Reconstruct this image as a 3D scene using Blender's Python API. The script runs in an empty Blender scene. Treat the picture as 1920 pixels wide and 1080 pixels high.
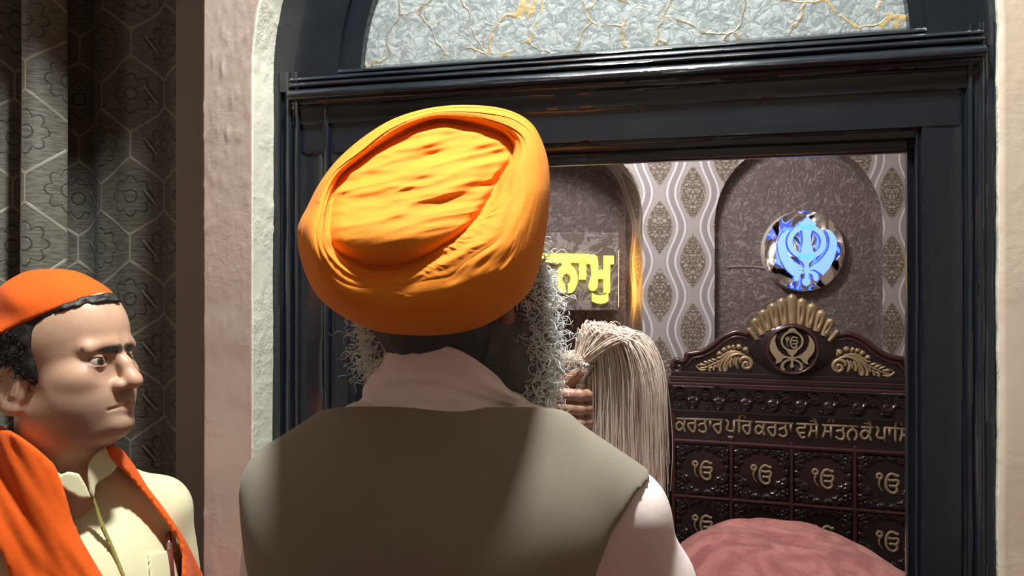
import bpy, math, random
import numpy as np
from mathutils import Vector, Matrix
from mathutils.bvhtree import BVHTree

random.seed(7)
RNG = np.random.default_rng(11)
sc = bpy.context.scene
col = sc.collection

# ------------------------------------------------------------------ camera
F = 26.0 / 36.0 * 1920.0          # focal length in pixels of the 1920 x 1080 frame
CZ = 1.65
cam_d = bpy.data.cameras.new('camera')
cam_d.lens = 26.0
cam_d.sensor_width = 36.0
cam_d.clip_start = 0.02
cam = bpy.data.objects.new('camera', cam_d)
cam.location = (0, 0, CZ)
cam.rotation_euler = (math.radians(90), 0, 0)
col.objects.link(cam)
sc.camera = cam

# ------------------------------------------------------------------ world, lamps, exposure
w = bpy.data.worlds.new('world')
sc.world = w
w.use_nodes = True
w.node_tree.nodes['Background'].inputs[0].default_value = (0.6, 0.65, 0.7, 1)
w.node_tree.nodes['Background'].inputs[1].default_value = 0.05

def lamp(name, kind, loc, energy, color, size=0.2, rot=(0, 0, 0), size_y=None):
    d = bpy.data.lights.new(name, kind)
    d.energy = energy
    d.color = color
    if kind == 'AREA':
        d.size = size
        if size_y:
            d.shape = 'RECTANGLE'
            d.size_y = size_y
    else:
        d.shadow_soft_size = size
    o = bpy.data.objects.new(name, d)
    o.location = loc
    o.rotation_euler = rot
    col.objects.link(o)
    return o

lamp('ceiling_lamp_light', 'AREA', (0.02, 0.79, 3.50), 108, (0.97, 1.0, 0.95), 0.22).data.shape = 'DISK'
lamp('room_fill_light', 'AREA', (-0.3, -1.2, 3.5), 3.2, (1.0, 0.95, 0.90), 1.2)
lamp('shrine_ceiling_light', 'POINT', (0.32, 2.35, 2.62), 66, (1.0, 0.92, 0.93), 0.12)

vs = sc.view_settings
vs.view_transform = 'Standard'
vs.look = 'None'
vs.exposure = 0.0
vs.gamma = 1.0
vs.use_curve_mapping = False

# ------------------------------------------------------------------ geometry helpers
A13 = math.radians(13)             # the door wall turns away to the left
A18 = math.radians(17)             # the carved backrest

def at(px, py, y):
    return np.array([(px - 960) / F * y, y, CZ + (540 - py) / F * y])

def on(px, py, n, a=A13):
    """pixel -> (u, z) on the vertical plane n of a frame turned by a"""
    s, c = math.sin(a), math.cos(a)
    dx, dz = (px - 960) / F, (540 - py) / F
    t = n / (dx * s + c)
    return dx * t * c - t * s, CZ + dz * t

def W(u, n, z, a=A13):
    s, c = math.sin(a), math.cos(a)
    return (u * c + n * s, -u * s + n * c, z)

ORG = {}

def props(o, label=None, cat=None, group=None, kind=None):
    if label: o['label'] = label
    if cat: o['category'] = cat
    if group: o['group'] = group
    if kind: o['kind'] = kind
    return o

def root(name, org, a=0.0, label=None, cat=None, group=None, kind=None):
    o = bpy.data.objects.new(name, None)
    o.empty_display_size = 0.05
    o.location = W(*org, a) if a else org
    o.rotation_euler = (0, 0, -a)
    col.objects.link(o)
    ORG[o.name] = np.array(org, float)
    return props(o, label, cat, group, kind)

def mesh(name, V, faces, mat, parent=None, smooth=False, org=None, a=0.0, mi=None, colr=None, uv=None):
    """V in frame coordinates; parent: an object made by root()/mesh() in the same frame"""
    V = np.asarray(V, np.float64)
    if parent is not None:
        o0 = ORG[parent.name]
    else:
        o0 = np.array(org if org is not None else (0, 0, 0), float)
    me = bpy.data.meshes.new(name)
    if isinstance(faces, np.ndarray):
        k = faces.shape[1]
        me.vertices.add(len(V))
        me.vertices.foreach_set('co', (V - o0).astype(np.float32).ravel())
        me.loops.add(faces.size)
        me.loops.foreach_set('vertex_index', faces.astype(np.int32).ravel())
        me.polygons.add(len(faces))
        me.polygons.foreach_set('loop_start', np.arange(0, faces.size, k, dtype=np.int32))
        me.update(calc_edges=True)
    else:
        me.from_pydata((V - o0).tolist(), [], faces)
        me.update()
    for m in (mat if isinstance(mat, (list, tuple)) else [mat]):
        me.materials.append(m)
    if mi is not None:
        me.polygons.foreach_set('material_index', np.asarray(mi, np.int32))
    if smooth:
        me.polygons.foreach_set('use_smooth', np.ones(len(me.polygons), bool))
    if colr is not None:
        ca = me.color_attributes.new('Col', 'FLOAT_COLOR', 'POINT')
        c4 = np.ones((len(V), 4), np.float32)
        c4[:, :3] = colr
        ca.data.foreach_set('color', c4.ravel())
    if uv is not None:
        ul = me.uv_layers.new(name='UVMap')
        li = np.zeros(len(me.loops), np.int32)
        me.loops.foreach_get('vertex_index', li)
        ul.data.foreach_set('uv', np.asarray(uv, np.float32)[li].ravel())
    o = bpy.data.objects.new(name, me)
    col.objects.link(o)
    ORG[o.name] = o0
    if parent is not None:
        o.parent = parent
    else:
        o.location = W(*o0, a) if a else o0
        o.rotation_euler = (0, 0, -a)
    return o

def bevel(o, wdt, seg=2):
    m = o.modifiers.new('bevel', 'BEVEL')
    m.width = wdt
    m.segments = seg
    m.limit_method = 'ANGLE'
    return o

BOXF = [(0, 3, 2, 1), (4, 5, 6, 7), (0, 1, 5, 4), (1, 2, 6, 5), (2, 3, 7, 6), (3, 0, 4, 7)]

def boxv(x0, x1, y0, y1, z0, z1):
    return [(x0, y0, z0), (x1, y0, z0), (x1, y1, z0), (x0, y1, z0), (x0, y0, z1), (x1, y0, z1), (x1, y1, z1), (x0, y1, z1)]

class MB:
    """collects shapes for one mesh"""
    def __init__(s): s.v, s.f = [], []
    def add(s, v, f):
        k = len(s.v)
        s.v += [tuple(p) for p in v]
        s.f += [tuple(i + k for i in q) for q in f]
        return s
    def box(s, *b): return s.add(boxv(*b), BOXF)
    def tube(s, pts, r, n=6, flat=1.0, axis=None, cap=True):
        v, f = tube(pts, r, n, flat, axis)
        return s.add(v, f)
    def build(s, name, mat, parent=None, smooth=False, **k):
        return mesh(name, s.v, s.f, mat, parent, smooth, **k)

def catmull(pts, n=6, closed=False):
    P = np.asarray(pts, float)
    if len(P) < 3 and not closed:
        return P
    m = len(P)
    out = []
    rng = range(m if closed else m - 1)
    for i in rng:
        g = lambda j: P[j % m] if closed else P[min(max(j, 0), m - 1)]
        p0, p1, p2, p3 = g(i - 1), g(i), g(i + 1), g(i + 2)
        for k in range(n):
            t = k / n
            out.append(0.5 * ((2 * p1) + (-p0 + p2) * t + (2 * p0 - 5 * p1 + 4 * p2 - p3) * t * t + (-p0 + 3 * p1 - 3 * p2 + p3) * t ** 3))
    if not closed:
        out.append(P[-1])
    return np.array(out)

def tube(pts, r, n=6, flat=1.0, axis=None):
    """tube through 3-D pts; r scalar or per point; flat scales the section along `axis`"""
    P = np.asarray(pts, float)
    m = len(P)
    R = np.broadcast_to(np.asarray(r, float), (m,))
    T = np.gradient(P, axis=0) if m > 2 else np.repeat((P[-1] - P[0])[None], m, 0)
    T = T / (np.linalg.norm(T, axis=1, keepdims=True) + 1e-12)
    ax = np.array(axis if axis is not None else (0.31, 0.9, 0.17), float)
    ax /= np.linalg.norm(ax)
    N = np.cross(T, ax)
    N /= (np.linalg.norm(N, axis=1, keepdims=True) + 1e-9)
    Bn = np.cross(T, N)
    v, f = [], []
    for i in range(m):
        for k in range(n):
            t = 2 * math.pi * k / n
            v.append(P[i] + R[i] * (N[i] * math.cos(t) + Bn[i] * math.sin(t) * flat))
    for i in range(m - 1):
        for k in range(n):
            a, b = i * n + k, i * n + (k + 1) % n
            f.append((a, b, b + n, a + n))
    f.append(tuple(range(n - 1, -1, -1)))
    f.append(tuple(range((m - 1) * n, m * n)))
    return v, f

def many_tubes(paths, radii, n=3):
    """paths (k, m, 3), radii (k, m) -> numpy verts, quads"""
    k, m, _ = paths.shape
    T = np.gradient(paths, axis=1)
    T /= np.linalg.norm(T, axis=2, keepdims=True) + 1e-12
    ax = np.array((0.41, 0.83, 0.37))
    N = np.cross(T, ax)
    N /= np.linalg.norm(N, axis=2, keepdims=True) + 1e-9
    Bn = np.cross(T, N)
    ang = np.arange(n) * 2 * math.pi / n
    V = paths[:, :, None, :] + radii[:, :, None, None] * (N[:, :, None, :] * np.cos(ang)[None, None, :, None] + Bn[:, :, None, :] * np.sin(ang)[None, None, :, None])
    idx = np.arange(k * m * n).reshape(k, m, n)
    q = np.stack([idx[:, :-1, :], np.roll(idx, -1, 2)[:, :-1, :], np.roll(idx, -1, 2)[:, 1:, :], idx[:, 1:, :]], -1)
    return V.reshape(-1, 3), q.reshape(-1, 4)

def grid_faces(nu, nv, wrap=False):
    i = np.arange(nu * nv).reshape(nv, nu)
    if wrap:
        r = np.roll(i, -1, 1)
        q = np.stack([i[:-1], r[:-1], r[1:], i[1:]], -1)
    else:
        q = np.stack([i[:-1, :-1], i[:-1, 1:], i[1:, 1:], i[1:, :-1]], -1)
    return q.reshape(-1, 4)

def vn(x, y, z=0.0):
    """value noise, vectorised, about -1..1"""
    x, y, z = np.broadcast_arrays(np.asarray(x, np.float64), np.asarray(y, np.float64), np.asarray(z, np.float64))
    xi, yi, zi = np.floor(x), np.floor(y), np.floor(z)
    fx, fy, fz = x - xi, y - yi, z - zi
    fx, fy, fz = [t * t * (3 - 2 * t) for t in (fx, fy, fz)]
    xi, yi, zi = xi.astype(np.int64), yi.astype(np.int64), zi.astype(np.int64)
    def h(a, b, c):
        n = (a * 374761393 + b * 668265263 + c * 2147483647 * 3 + c * 1274126177) & 0xffffffff
        n = ((n ^ (n >> 13)) * 1274126177) & 0xffffffff
        return ((n ^ (n >> 16)) & 0xffff) / 32767.5 - 1.0
    r = 0
    for dx in (0, 1):
        for dy in (0, 1):
            for dz in (0, 1):
                r = r + h(xi + dx, yi + dy, zi + dz) * (fx if dx else 1 - fx) * (fy if dy else 1 - fy) * (fz if dz else 1 - fz)
    return r

def fbm(x, y, z=0.0, o=3):
    r, a = 0, 1.0
    for i in range(o):
        r = r + a * vn(x * 2 ** i + 7.3 * i, y * 2 ** i + 3.1 * i, z * 2 ** i + 5.7 * i)
        a *= 0.5
    return r

# ------------------------------------------------------------------ signed distance modelling
def v3(*a): return np.array(a, np.float64)
def ell(p, c, r):
    q = p - np.asarray(c)
    r = np.asarray(r, float)
    k0 = np.linalg.norm(q / r, axis=-1)
    k1 = np.linalg.norm(q / (r * r), axis=-1) + 1e-9
    return k0 * (k0 - 1.0) / k1
def sph(p, c, r): return np.linalg.norm(p - np.asarray(c), axis=-1) - r
def cap(p, a, b, ra, rb=None):
    rb = ra if rb is None else rb
    a, b = np.asarray(a, float), np.asarray(b, float)
    ab = b - a
    t = np.clip(((p - a) @ ab) / (ab @ ab), 0, 1)
    return np.linalg.norm(p - a - t[..., None] * ab, axis=-1) - (ra + (rb - ra) * t)
def smin(a, b, k):
    h = np.clip(0.5 + 0.5 * (b - a) / k, 0, 1)
    return b + (a - b) * h - k * h * (1 - h)
def smax(a, b, k): return -smin(-a, -b, k)
def mir(p):
    q = p.copy()
    q[..., 1] = np.abs(q[..., 1])
    return q

def poly2(px, py, poly):
    """signed distance (pixels) to a polygon, negative inside"""
    P = np.asarray(poly, float)
    d = np.full(px.shape, 1e18)
    s = np.ones(px.shape)
    n = len(P)
    for i in range(n):
        a, b = P[i], P[i - 1]
        ex, ey = b - a
        wx, wy = px - a[0], py - a[1]
        t = np.clip((wx * ex + wy * ey) / (ex * ex + ey * ey + 1e-12), 0, 1)
        d = np.minimum(d, (wx - ex * t) ** 2 + (wy - ey * t) ** 2)
        c1, c2, c3 = py >= a[1], py < b[1], ex * wy > ey * wx
        flip = (c1 & c2 & c3) | (~c1 & ~c2 & ~c3)
        s = np.where(flip, -s, s)
    return s * np.sqrt(d)

def surfnet(f, lo, hi, h, B=8):
    lo, hi = np.asarray(lo, float), np.asarray(hi, float)
    nb = np.ceil((hi - lo) / (h * B)).astype(int)
    n = nb * B + 1
    g = np.indices(nb).reshape(3, -1).T
    cc = lo + (g + 0.5) * B * h
    fc = f(cc)
    FF = np.empty(n, np.float64)
    FF[:] = 1.0
    near = np.abs(fc) < B * h * 0.87 * 1.5 + 0.004
    for gi in g[(~near) & (fc < 0)]:
        s = gi * B
        FF[s[0]:s[0] + B + 1, s[1]:s[1] + B + 1, s[2]:s[2] + B + 1] = -1.0
    off = np.indices((B + 1,) * 3).reshape(3, -1).T
    gn = g[near]
    for s in range(0, len(gn), 400):
        blk = gn[s:s + 400]
        idx = (blk[:, None, :] * B + off[None]).reshape(-1, 3)
        FF[idx[:, 0], idx[:, 1], idx[:, 2]] = f(lo + idx * h)
    S = FF < 0
    c = [S[i:n[0] - 1 + i, j:n[1] - 1 + j, k:n[2] - 1 + k] for i in (0, 1) for j in (0, 1) for k in (0, 1)]
    tot = sum(a.astype(np.int8) for a in c)
    act = np.argwhere((tot > 0) & (tot < 8))
    acc = np.zeros((len(act), 3))
    cnt = np.zeros(len(act))
    cor = [(i, j, k) for i in (0, 1) for j in (0, 1) for k in (0, 1)]
    val = {q: FF[act[:, 0] + q[0], act[:, 1] + q[1], act[:, 2] + q[2]] for q in cor}
    for q in cor:
        for ax in range(3):
            if q[ax] == 0:
                r = list(q); r[ax] = 1; r = tuple(r)
                a, b = val[q], val[r]
                m = (a < 0) != (b < 0)
                t = np.where(m, a / (a - b + 1e-30), 0)
                pt = np.tile(np.array(q, float), (len(act), 1))
                pt[:, ax] += t
                acc += pt * m[:, None]
                cnt += m
    V = lo + (act + acc / cnt[:, None]) * h
    ids = -np.ones(np.array(n) - 1, np.int64)
    ids[act[:, 0], act[:, 1], act[:, 2]] = np.arange(len(act))
    quads = []
    for ax in range(3):
        a1, a2 = (ax + 1) % 3, (ax + 2) % 3
        sl = [slice(1, -1)] * 3
        sl[ax] = slice(0, n[ax] - 1)
        sh = [slice(1, -1)] * 3
        sh[ax] = slice(1, n[ax])
        s0, s1 = S[tuple(sl)], S[tuple(sh)]
        e = np.argwhere(s0 != s1)
        o = np.ones(3, int); o[ax] = 0
        e = e + o
        inside = S[e[:, 0], e[:, 1], e[:, 2]]
        d1 = np.zeros(3, int); d1[a1] = 1
        d2 = np.zeros(3, int); d2[a2] = 1
        q = [e - d1 - d2, e - d2, e, e - d1]
        q = np.stack([ids[t[:, 0], t[:, 1], t[:, 2]] for t in q], -1)
        q[~inside] = q[~inside][:, ::-1]
        quads.append(q)
    Q = np.concatenate(quads)
    Q = Q[(Q >= 0).all(1)]
    return V, Q

def join(*parts):
    vs_, fs_, k = [], [], 0
    for v, f in parts:
        vs_.append(v); fs_.append(f + k); k += len(v)
    return np.concatenate(vs_), np.concatenate(fs_)

def pix(p):
    return 960 + F * p[..., 0] / p[..., 1], 540 - F * (p[..., 2] - CZ) / p[..., 1]

# ------------------------------------------------------------------ materials
class X:
    """arithmetic on shader sockets"""
    def __init__(s, nt, k): s.nt, s.k = nt, k
    def op(s, name, *o):
        n = s.nt.nodes.new('ShaderNodeMath'); n.operation = name
        for i, q in enumerate((s,) + o):
            if isinstance(q, X): s.nt.links.new(q.k, n.inputs[i])
            else: n.inputs[i].default_value = q
        return X(s.nt, n.outputs[0])
    def __add__(s, o): return s.op('ADD', o)
    __radd__ = __add__
    def __sub__(s, o): return s.op('SUBTRACT', o)
    def __rsub__(s, o): return (s * -1.0) + o
    def __mul__(s, o): return s.op('MULTIPLY', o)
    __rmul__ = __mul__
    def __truediv__(s, o): return s.op('DIVIDE', o)
    def fract(s): return s.op('FRACT')
    def abs(s): return s.op('ABSOLUTE')
    def sin(s): return s.op('SINE')
    def cos(s): return s.op('COSINE')
    def sqrt(s): return s.op('SQRT')
    def min(s, o): return s.op('MINIMUM', o)
    def max(s, o): return s.op('MAXIMUM', o)
    def lt(s, o): return s.op('LESS_THAN', o)
    def atan2(s, o): return s.op('ARCTAN2', o)
    def ss(s, a, b):
        n = s.nt.nodes.new('ShaderNodeMapRange'); n.interpolation_type = 'SMOOTHSTEP'
        s.nt.links.new(s.k, n.inputs[0]); n.inputs[1].default_value = a; n.inputs[2].default_value = b
        return X(s.nt, n.outputs[0])

def newmat(name, color=(0.5, 0.5, 0.5), rough=0.5, metal=0.0, coat=0.0, sheen=0.0, spec=None, emit=None, estr=0.0, sss=0.0):
    m = bpy.data.materials.new(name); m.use_nodes = True
    nt = m.node_tree
    b = nt.nodes['Principled BSDF']
    b.inputs['Base Color'].default_value = (*color, 1)
    b.inputs['Roughness'].default_value = rough
    b.inputs['Metallic'].default_value = metal
    b.inputs['Coat Weight'].default_value = coat
    b.inputs['Coat Roughness'].default_value = 0.08
    b.inputs['Sheen Weight'].default_value = sheen
    if spec is not None: b.inputs['Specular IOR Level'].default_value = spec
    if emit:
        b.inputs['Emission Color'].default_value = (*emit, 1)
        b.inputs['Emission Strength'].default_value = estr
    if sss:
        b.inputs['Subsurface Weight'].default_value = sss
        b.inputs['Subsurface Radius'].default_value = (0.012, 0.005, 0.003)
        b.inputs['Subsurface Scale'].default_value = 0.6
    return m, nt, b

def coords(nt, which='Object'):
    t = nt.nodes.new('ShaderNodeTexCoord')
    sp = nt.nodes.new('ShaderNodeSeparateXYZ')
    nt.links.new(t.outputs[which], sp.inputs[0])
    return t.outputs[which], X(nt, sp.outputs[0]), X(nt, sp.outputs[1]), X(nt, sp.outputs[2])

def noise(nt, vec, scale, detail=3, rough=0.5, dist=0.0, stretch=None):
    n = nt.nodes.new('ShaderNodeTexNoise')
    n.inputs['Scale'].default_value = scale; n.inputs['Detail'].default_value = detail
    n.inputs['Roughness'].default_value = rough; n.inputs['Distortion'].default_value = dist
    if stretch:
        mp = nt.nodes.new('ShaderNodeMapping'); mp.inputs['Scale'].default_value = stretch
        nt.links.new(vec, mp.inputs[0]); vec = mp.outputs[0]
    nt.links.new(vec, n.inputs['Vector'])
    return X(nt, n.outputs['Fac'])

def voro(nt, vec, scale, feature='DISTANCE_TO_EDGE', rand=1.0):
    n = nt.nodes.new('ShaderNodeTexVoronoi'); n.feature = feature
    n.inputs['Scale'].default_value = scale; n.inputs['Randomness'].default_value = rand
    nt.links.new(vec, n.inputs['Vector'])
    return X(nt, n.outputs['Distance'])

def warp(nt, vec, scale, amt):
    n = nt.nodes.new('ShaderNodeTexNoise'); n.inputs['Scale'].default_value = scale; n.inputs['Detail'].default_value = 3
    nt.links.new(vec, n.inputs['Vector'])
    s = nt.nodes.new('ShaderNodeVectorMath'); s.operation = 'SCALE'; s.inputs['Scale'].default_value = amt
    nt.links.new(n.outputs['Color'], s.inputs[0])
    a = nt.nodes.new('ShaderNodeVectorMath'); a.operation = 'ADD'
    nt.links.new(vec, a.inputs[0]); nt.links.new(s.outputs[0], a.inputs[1])
    return a.outputs[0]

def mix(nt, fac, c1, c2):
    n = nt.nodes.new('ShaderNodeMix'); n.data_type = 'RGBA'
    if isinstance(fac, X): nt.links.new(fac.k, n.inputs[0])
    else: n.inputs[0].default_value = fac
    for i, c in ((6, c1), (7, c2)):
        if isinstance(c, tuple): n.inputs[i].default_value = (*c, 1)
        else: nt.links.new(c, n.inputs[i])
    return n.outputs[2]

def bump(nt, b, hgt, strength=0.3, dist=0.002):
    n = nt.nodes.new('ShaderNodeBump')
    n.inputs['Strength'].default_value = strength; n.inputs['Distance'].default_value = dist
    nt.links.new(hgt.k if isinstance(hgt, X) else hgt, n.inputs['Height'])
    nt.links.new(n.outputs[0], b.inputs['Normal'])

def basic(name, color, rough=0.5, nscale=0, nstr=0.3, ndist=0.002, var=0.0, stretch=None, **k):
    m, nt, b = newmat(name, color, rough, **k)
    if nscale:
        vec = coords(nt)[0]
        n = noise(nt, vec, nscale, 4, 0.55, stretch=stretch)
        bump(nt, b, n, nstr, ndist)
        if var:
            n2 = noise(nt, vec, nscale * 0.13, 3)
            c2 = tuple(c * (1 - var) for c in color)
            nt.links.new(mix(nt, n2.ss(0.3, 0.7), c2, color), b.inputs['Base Color'])
    return m

def fabric(name, color, weave=900, sheen=0.2, rough=0.85, var=0.12, fold=0.25, cscale=9):
    m, nt, b = newmat(name, color, rough, sheen=sheen, spec=0.2)
    vec, x, y, z = coords(nt)
    wv = noise(nt, vec, weave, 2, 0.6)
    fl = noise(nt, vec, 28, 4, 0.55)
    bump(nt, b, wv * 0.25 + fl, fold, 0.002)
    n2 = noise(nt, vec, cscale, 4)
    nt.links.new(mix(nt, n2.ss(0.3, 0.7), tuple(c * (1 - var) for c in color), color), b.inputs['Base Color'])
    b.inputs['Sheen Roughness'].default_value = 0.5
    return m

M = {}
# black gloss paint on wood, brushed along the grain
def black_paint(name, stretch):
    m, nt, b = newmat(name, (0.008, 0.0115, 0.017), 0.22, coat=0.35, spec=0.6)
    vec = coords(nt)[0]
    a = noise(nt, vec, 60, 4, 0.6, stretch=stretch)
    c = noise(nt, vec, 9, 3)
    fine = noise(nt, vec, 190, 2, 0.6)
    bump(nt, b, a + fine * 0.25, 0.32, 0.002)
    nt.links.new((c * 0.25 + 0.13).k, b.inputs['Roughness'])
    return m
M['black_v'] = black_paint('black_gloss_paint_vertical', (1, 1, 0.06))
M['black_h'] = black_paint('black_gloss_paint_horizontal', (0.05, 1, 1))

def plaster(name, c1, c2, bs=1.0, sc_=1.0):
    m, nt, b = newmat(name, c1, 0.55, spec=0.35)
    vec = coords(nt)[0]
    big = noise(nt, vec, 5 * sc_, 4, 0.6)
    lump = noise(nt, vec, 55 * sc_, 4, 0.65)
    fine = noise(nt, vec, 300, 2)
    mask = big.ss(0.42, 0.62)
    bump(nt, b, lump * mask * 1.0 + fine * 0.1 + big * 0.6, 0.55 * bs, 0.004)
    nt.links.new(mix(nt, noise(nt, vec, 3.2, 3).ss(0.3, 0.7), c1, c2), b.inputs['Base Color'])
    return m
M['pink_plaster'] = plaster('pinkish_beige_plaster', (0.40, 0.315, 0.275), (0.44, 0.345, 0.30), 0.65)
M['cream_plaster'] = plaster('cream_white_plaster', (0.62, 0.62, 0.52), (0.66, 0.65, 0.56), 1.2, 1.4)
M['right_plaster'] = plaster('warm_cream_plaster', (0.58, 0.47, 0.37), (0.62, 0.51, 0.41), 0.5)
M['room_wall'] = plaster('room_wall_plaster', (0.42, 0.36, 0.31), (0.46, 0.40, 0.34), 0.5)
M['ceiling'] = plaster('ceiling_plaster', (0.6, 0.58, 0.54), (0.62, 0.6, 0.56), 0.3)
M['post'] = basic('grey_brown_painted_post', (0.225, 0.20, 0.185), 0.6, 40, 0.15)

def carpet(name, c):
    return basic(name, c, 0.95, 240, 0.6, 0.004, 0.3, sheen=0.3)
M['carpet_red'] = carpet('dark_red_carpet', (0.16, 0.03, 0.03))
M['carpet_in'] = carpet('beige_carpet', (0.30, 0.22, 0.18))

def transom_mat():
    m, nt, b = newmat('grey_marble_wallpaper_with_gold_veins', (0.4, 0.43, 0.42), 0.45, spec=0.4)
    vec, x, y, z = coords(nt)
    wv = warp(nt, vec, 9, 0.10)
    wv2 = warp(nt, vec, 30, 0.03)
    v1 = voro(nt, wv, 9.5)
    v2 = voro(nt, wv2, 48)
    pat = noise(nt, wv2, 38, 4, 0.65, 1.2)
    flake = pat.ss(0.47, 0.53)
    base = mix(nt, flake, (0.215, 0.245, 0.255), (0.32, 0.355, 0.36))
    dk = v2.ss(0.0, 0.035)
    base2 = mix(nt, dk, (0.17, 0.175, 0.165), base)
    brk = noise(nt, vec, 26, 3).ss(0.36, 0.5)
    vein = (1.0 - v1.ss(0.005, 0.032)) * brk
    side = noise(nt, vec, 2.5, 2).ss(0.42, 0.6)
    gold = mix(nt, side, (0.20, 0.17, 0.125), (0.42, 0.31, 0.13))
    nt.links.new(mix(nt, vein, base2, gold), b.inputs['Base Color'])
    bump(nt, b, pat * 0.9 + vein * 0.5 + v2 * 1.2, 0.5, 0.003)
    return m
M['transom'] = transom_mat()

def wallpaper_mat():
    m, nt, b = newmat('damask_ogee_wallpaper', (0.5, 0.47, 0.46), 0.5, spec=0.3)
    vec, x, y, z = coords(nt, 'UV')
    U, H = 0.296, 0.305
    z = y
    # nearest column centre: columns A at 0, B at U/2 with half a period shift
    fa = ((x / U) + 0.5).fract() - 0.5
    fb = (x / U).fract() - 0.5
    za = ((z / H) + 0.5).fract() - 0.5
    zb = (z / H).fract() - 0.5
    bw = 0.25 + 0.075 * (z * (2 * math.pi / H)).cos()        # half width of column A in U units
    inA = fa.abs().lt(bw)
    edge = (fa.abs() - bw) * U                                 # signed distance to the wave, metres
    # ribbons: grey either side, white line on the edge
    rib = 1.0 - edge.abs().ss(0.026, 0.029)
    off = (edge - 0.018).abs()
    off2 = (edge + 0.018).abs()
    white = 1.0 - off.min(off2).ss(0.0045, 0.0065)
    def diamond(fu, fz):
        a = fu.abs() * U
        c = fz.abs() * H
        return a / 0.064 + (c / 0.128) * (c / 0.128) * 0.85 + c / 0.128 * 0.15
    dA = diamond(fa, za); dB = diamond(fb, zb)
    d = dA.min(dB)
    sx = (fa.abs() * inA + fb.abs() * (1.0 - inA)) * U
    comb = nt.nodes.new('ShaderNodeCombineXYZ')
    nt.links.new(sx.k, comb.inputs[0]); nt.links.new(z.k, comb.inputs[1])
    wv = warp(nt, comb.outputs[0], 22, 0.03)
    fil = voro(nt, wv, 62)
    fil2 = noise(nt, wv, 85, 2, 0.5, 2.0)
    lines = fil.ss(0.05, 0.16) * fil2.ss(0.40, 0.52)
    inside = 1.0 - d.ss(0.80, 1.0)
    ground = mix(nt, rib, (0.34, 0.325, 0.315), (0.265, 0.26, 0.265))
    ground = mix(nt, white, ground, (0.56, 0.55, 0.56))
    motif = mix(nt, lines, (0.12, 0.10, 0.08), (0.37, 0.335, 0.29))
    nt.links.new(mix(nt, inside, ground, motif), b.inputs['Base Color'])
    bump(nt, b, lines * inside + white * 0.5, 0.5, 0.003)
    return m
M['wallpaper'] = wallpaper_mat()

def crinkle_mat():
    m, nt, b = newmat('crinkled_taupe_wallcovering', (0.2, 0.16, 0.145), 0.5, spec=0.4)
    vec = coords(nt)[0]
    wv = warp(nt, vec, 11, 0.09)
    n = noise(nt, wv, 26, 4, 0.55, 1.0)
    v = voro(nt, wv, 19)
    r = (n - 0.5).abs()
    bump(nt, b, r * 3.0 + v * 0.7, 0.7, 0.008)
    nt.links.new(mix(nt, r.ss(0.0, 0.16), (0.135, 0.105, 0.098), (0.235, 0.195, 0.185)), b.inputs['Base Color'])
    return m
M['crinkle'] = crinkle_mat()

def curtain_mat():
    m, nt, b = newmat('woven_curtain_with_hexagons_and_flowers', (0.1, 0.1, 0.08), 0.42, sheen=0.2, spec=0.5)
    vec, x, y, z = coords(nt, 'UV')
    WD, H = 0.19, 0.27
    fa = (((x / WD) + 0.5).fract() - 0.5) * WD
    ga = (((y / H) + 0.5).fract() - 0.5) * H
    fb = ((x / WD).fract() - 0.5) * WD
    gb = ((y / H).fract() - 0.5) * H
    ra = (fa * fa + ga * ga).sqrt()
    rb = (fb * fb + gb * gb).sqrt()
    hexl = 1.0 - (ra - rb).abs().ss(0.004, 0.0085)
    bord = (1.0 - (fa.abs() - WD / 2).abs().ss(0.0016, 0.0034)) * ra.lt(rb)
    bord2 = (1.0 - (fb.abs() - WD / 2).abs().ss(0.0016, 0.0034)) * rb.lt(ra)
    def flower(f, g, r):
        th = f.atan2(g)
        R = 0.038 + 0.015 * (th * 4.0).cos().abs()
        pet = 1.0 - (r - R).abs().ss(0.0015, 0.0034)
        cen = 1.0 - (r - 0.016).abs().ss(0.0012, 0.003)
        return pet.max(cen)
    fl = flower(fa, ga, ra).max(flower(fb, gb, rb))
    # small paisley leaves between
    lx = ((x / WD + 0.25).fract() - 0.5) * WD
    ly = ((y / (H / 2) + 0.5).fract() - 0.5) * (H / 2)
    q = lx * 0.8 + ly * 0.6
    p = ly * 0.8 - lx * 0.6
    leaf = ((p * p) / (0.030 * 0.030) + (q * q) / (0.010 * 0.010))
    leafin = 1.0 - leaf.ss(0.7, 1.0)
    leafmid = (1.0 - q.abs().ss(0.002, 0.004)) * leafin
    slub = noise(nt, vec, 120, 3, 0.6, stretch=(0.25, 1.6, 1))
    ground = mix(nt, slub.ss(0.35, 0.65), (0.085, 0.082, 0.066), (0.165, 0.158, 0.128))
    c = mix(nt, leafin, ground, (0.026, 0.026, 0.024))
    c = mix(nt, fl * 0.75, c, (0.022, 0.022, 0.021))
    line = hexl.max(bord).max(bord2).max(leafmid)
    c = mix(nt, line, c, (0.27, 0.26, 0.21))
    nt.links.new(c, b.inputs['Base Color'])
    bump(nt, b, slub * 0.6 + line * 0.8 - fl * 0.9, 0.5, 0.003)
    return m
M['curtain'] = curtain_mat()

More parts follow.
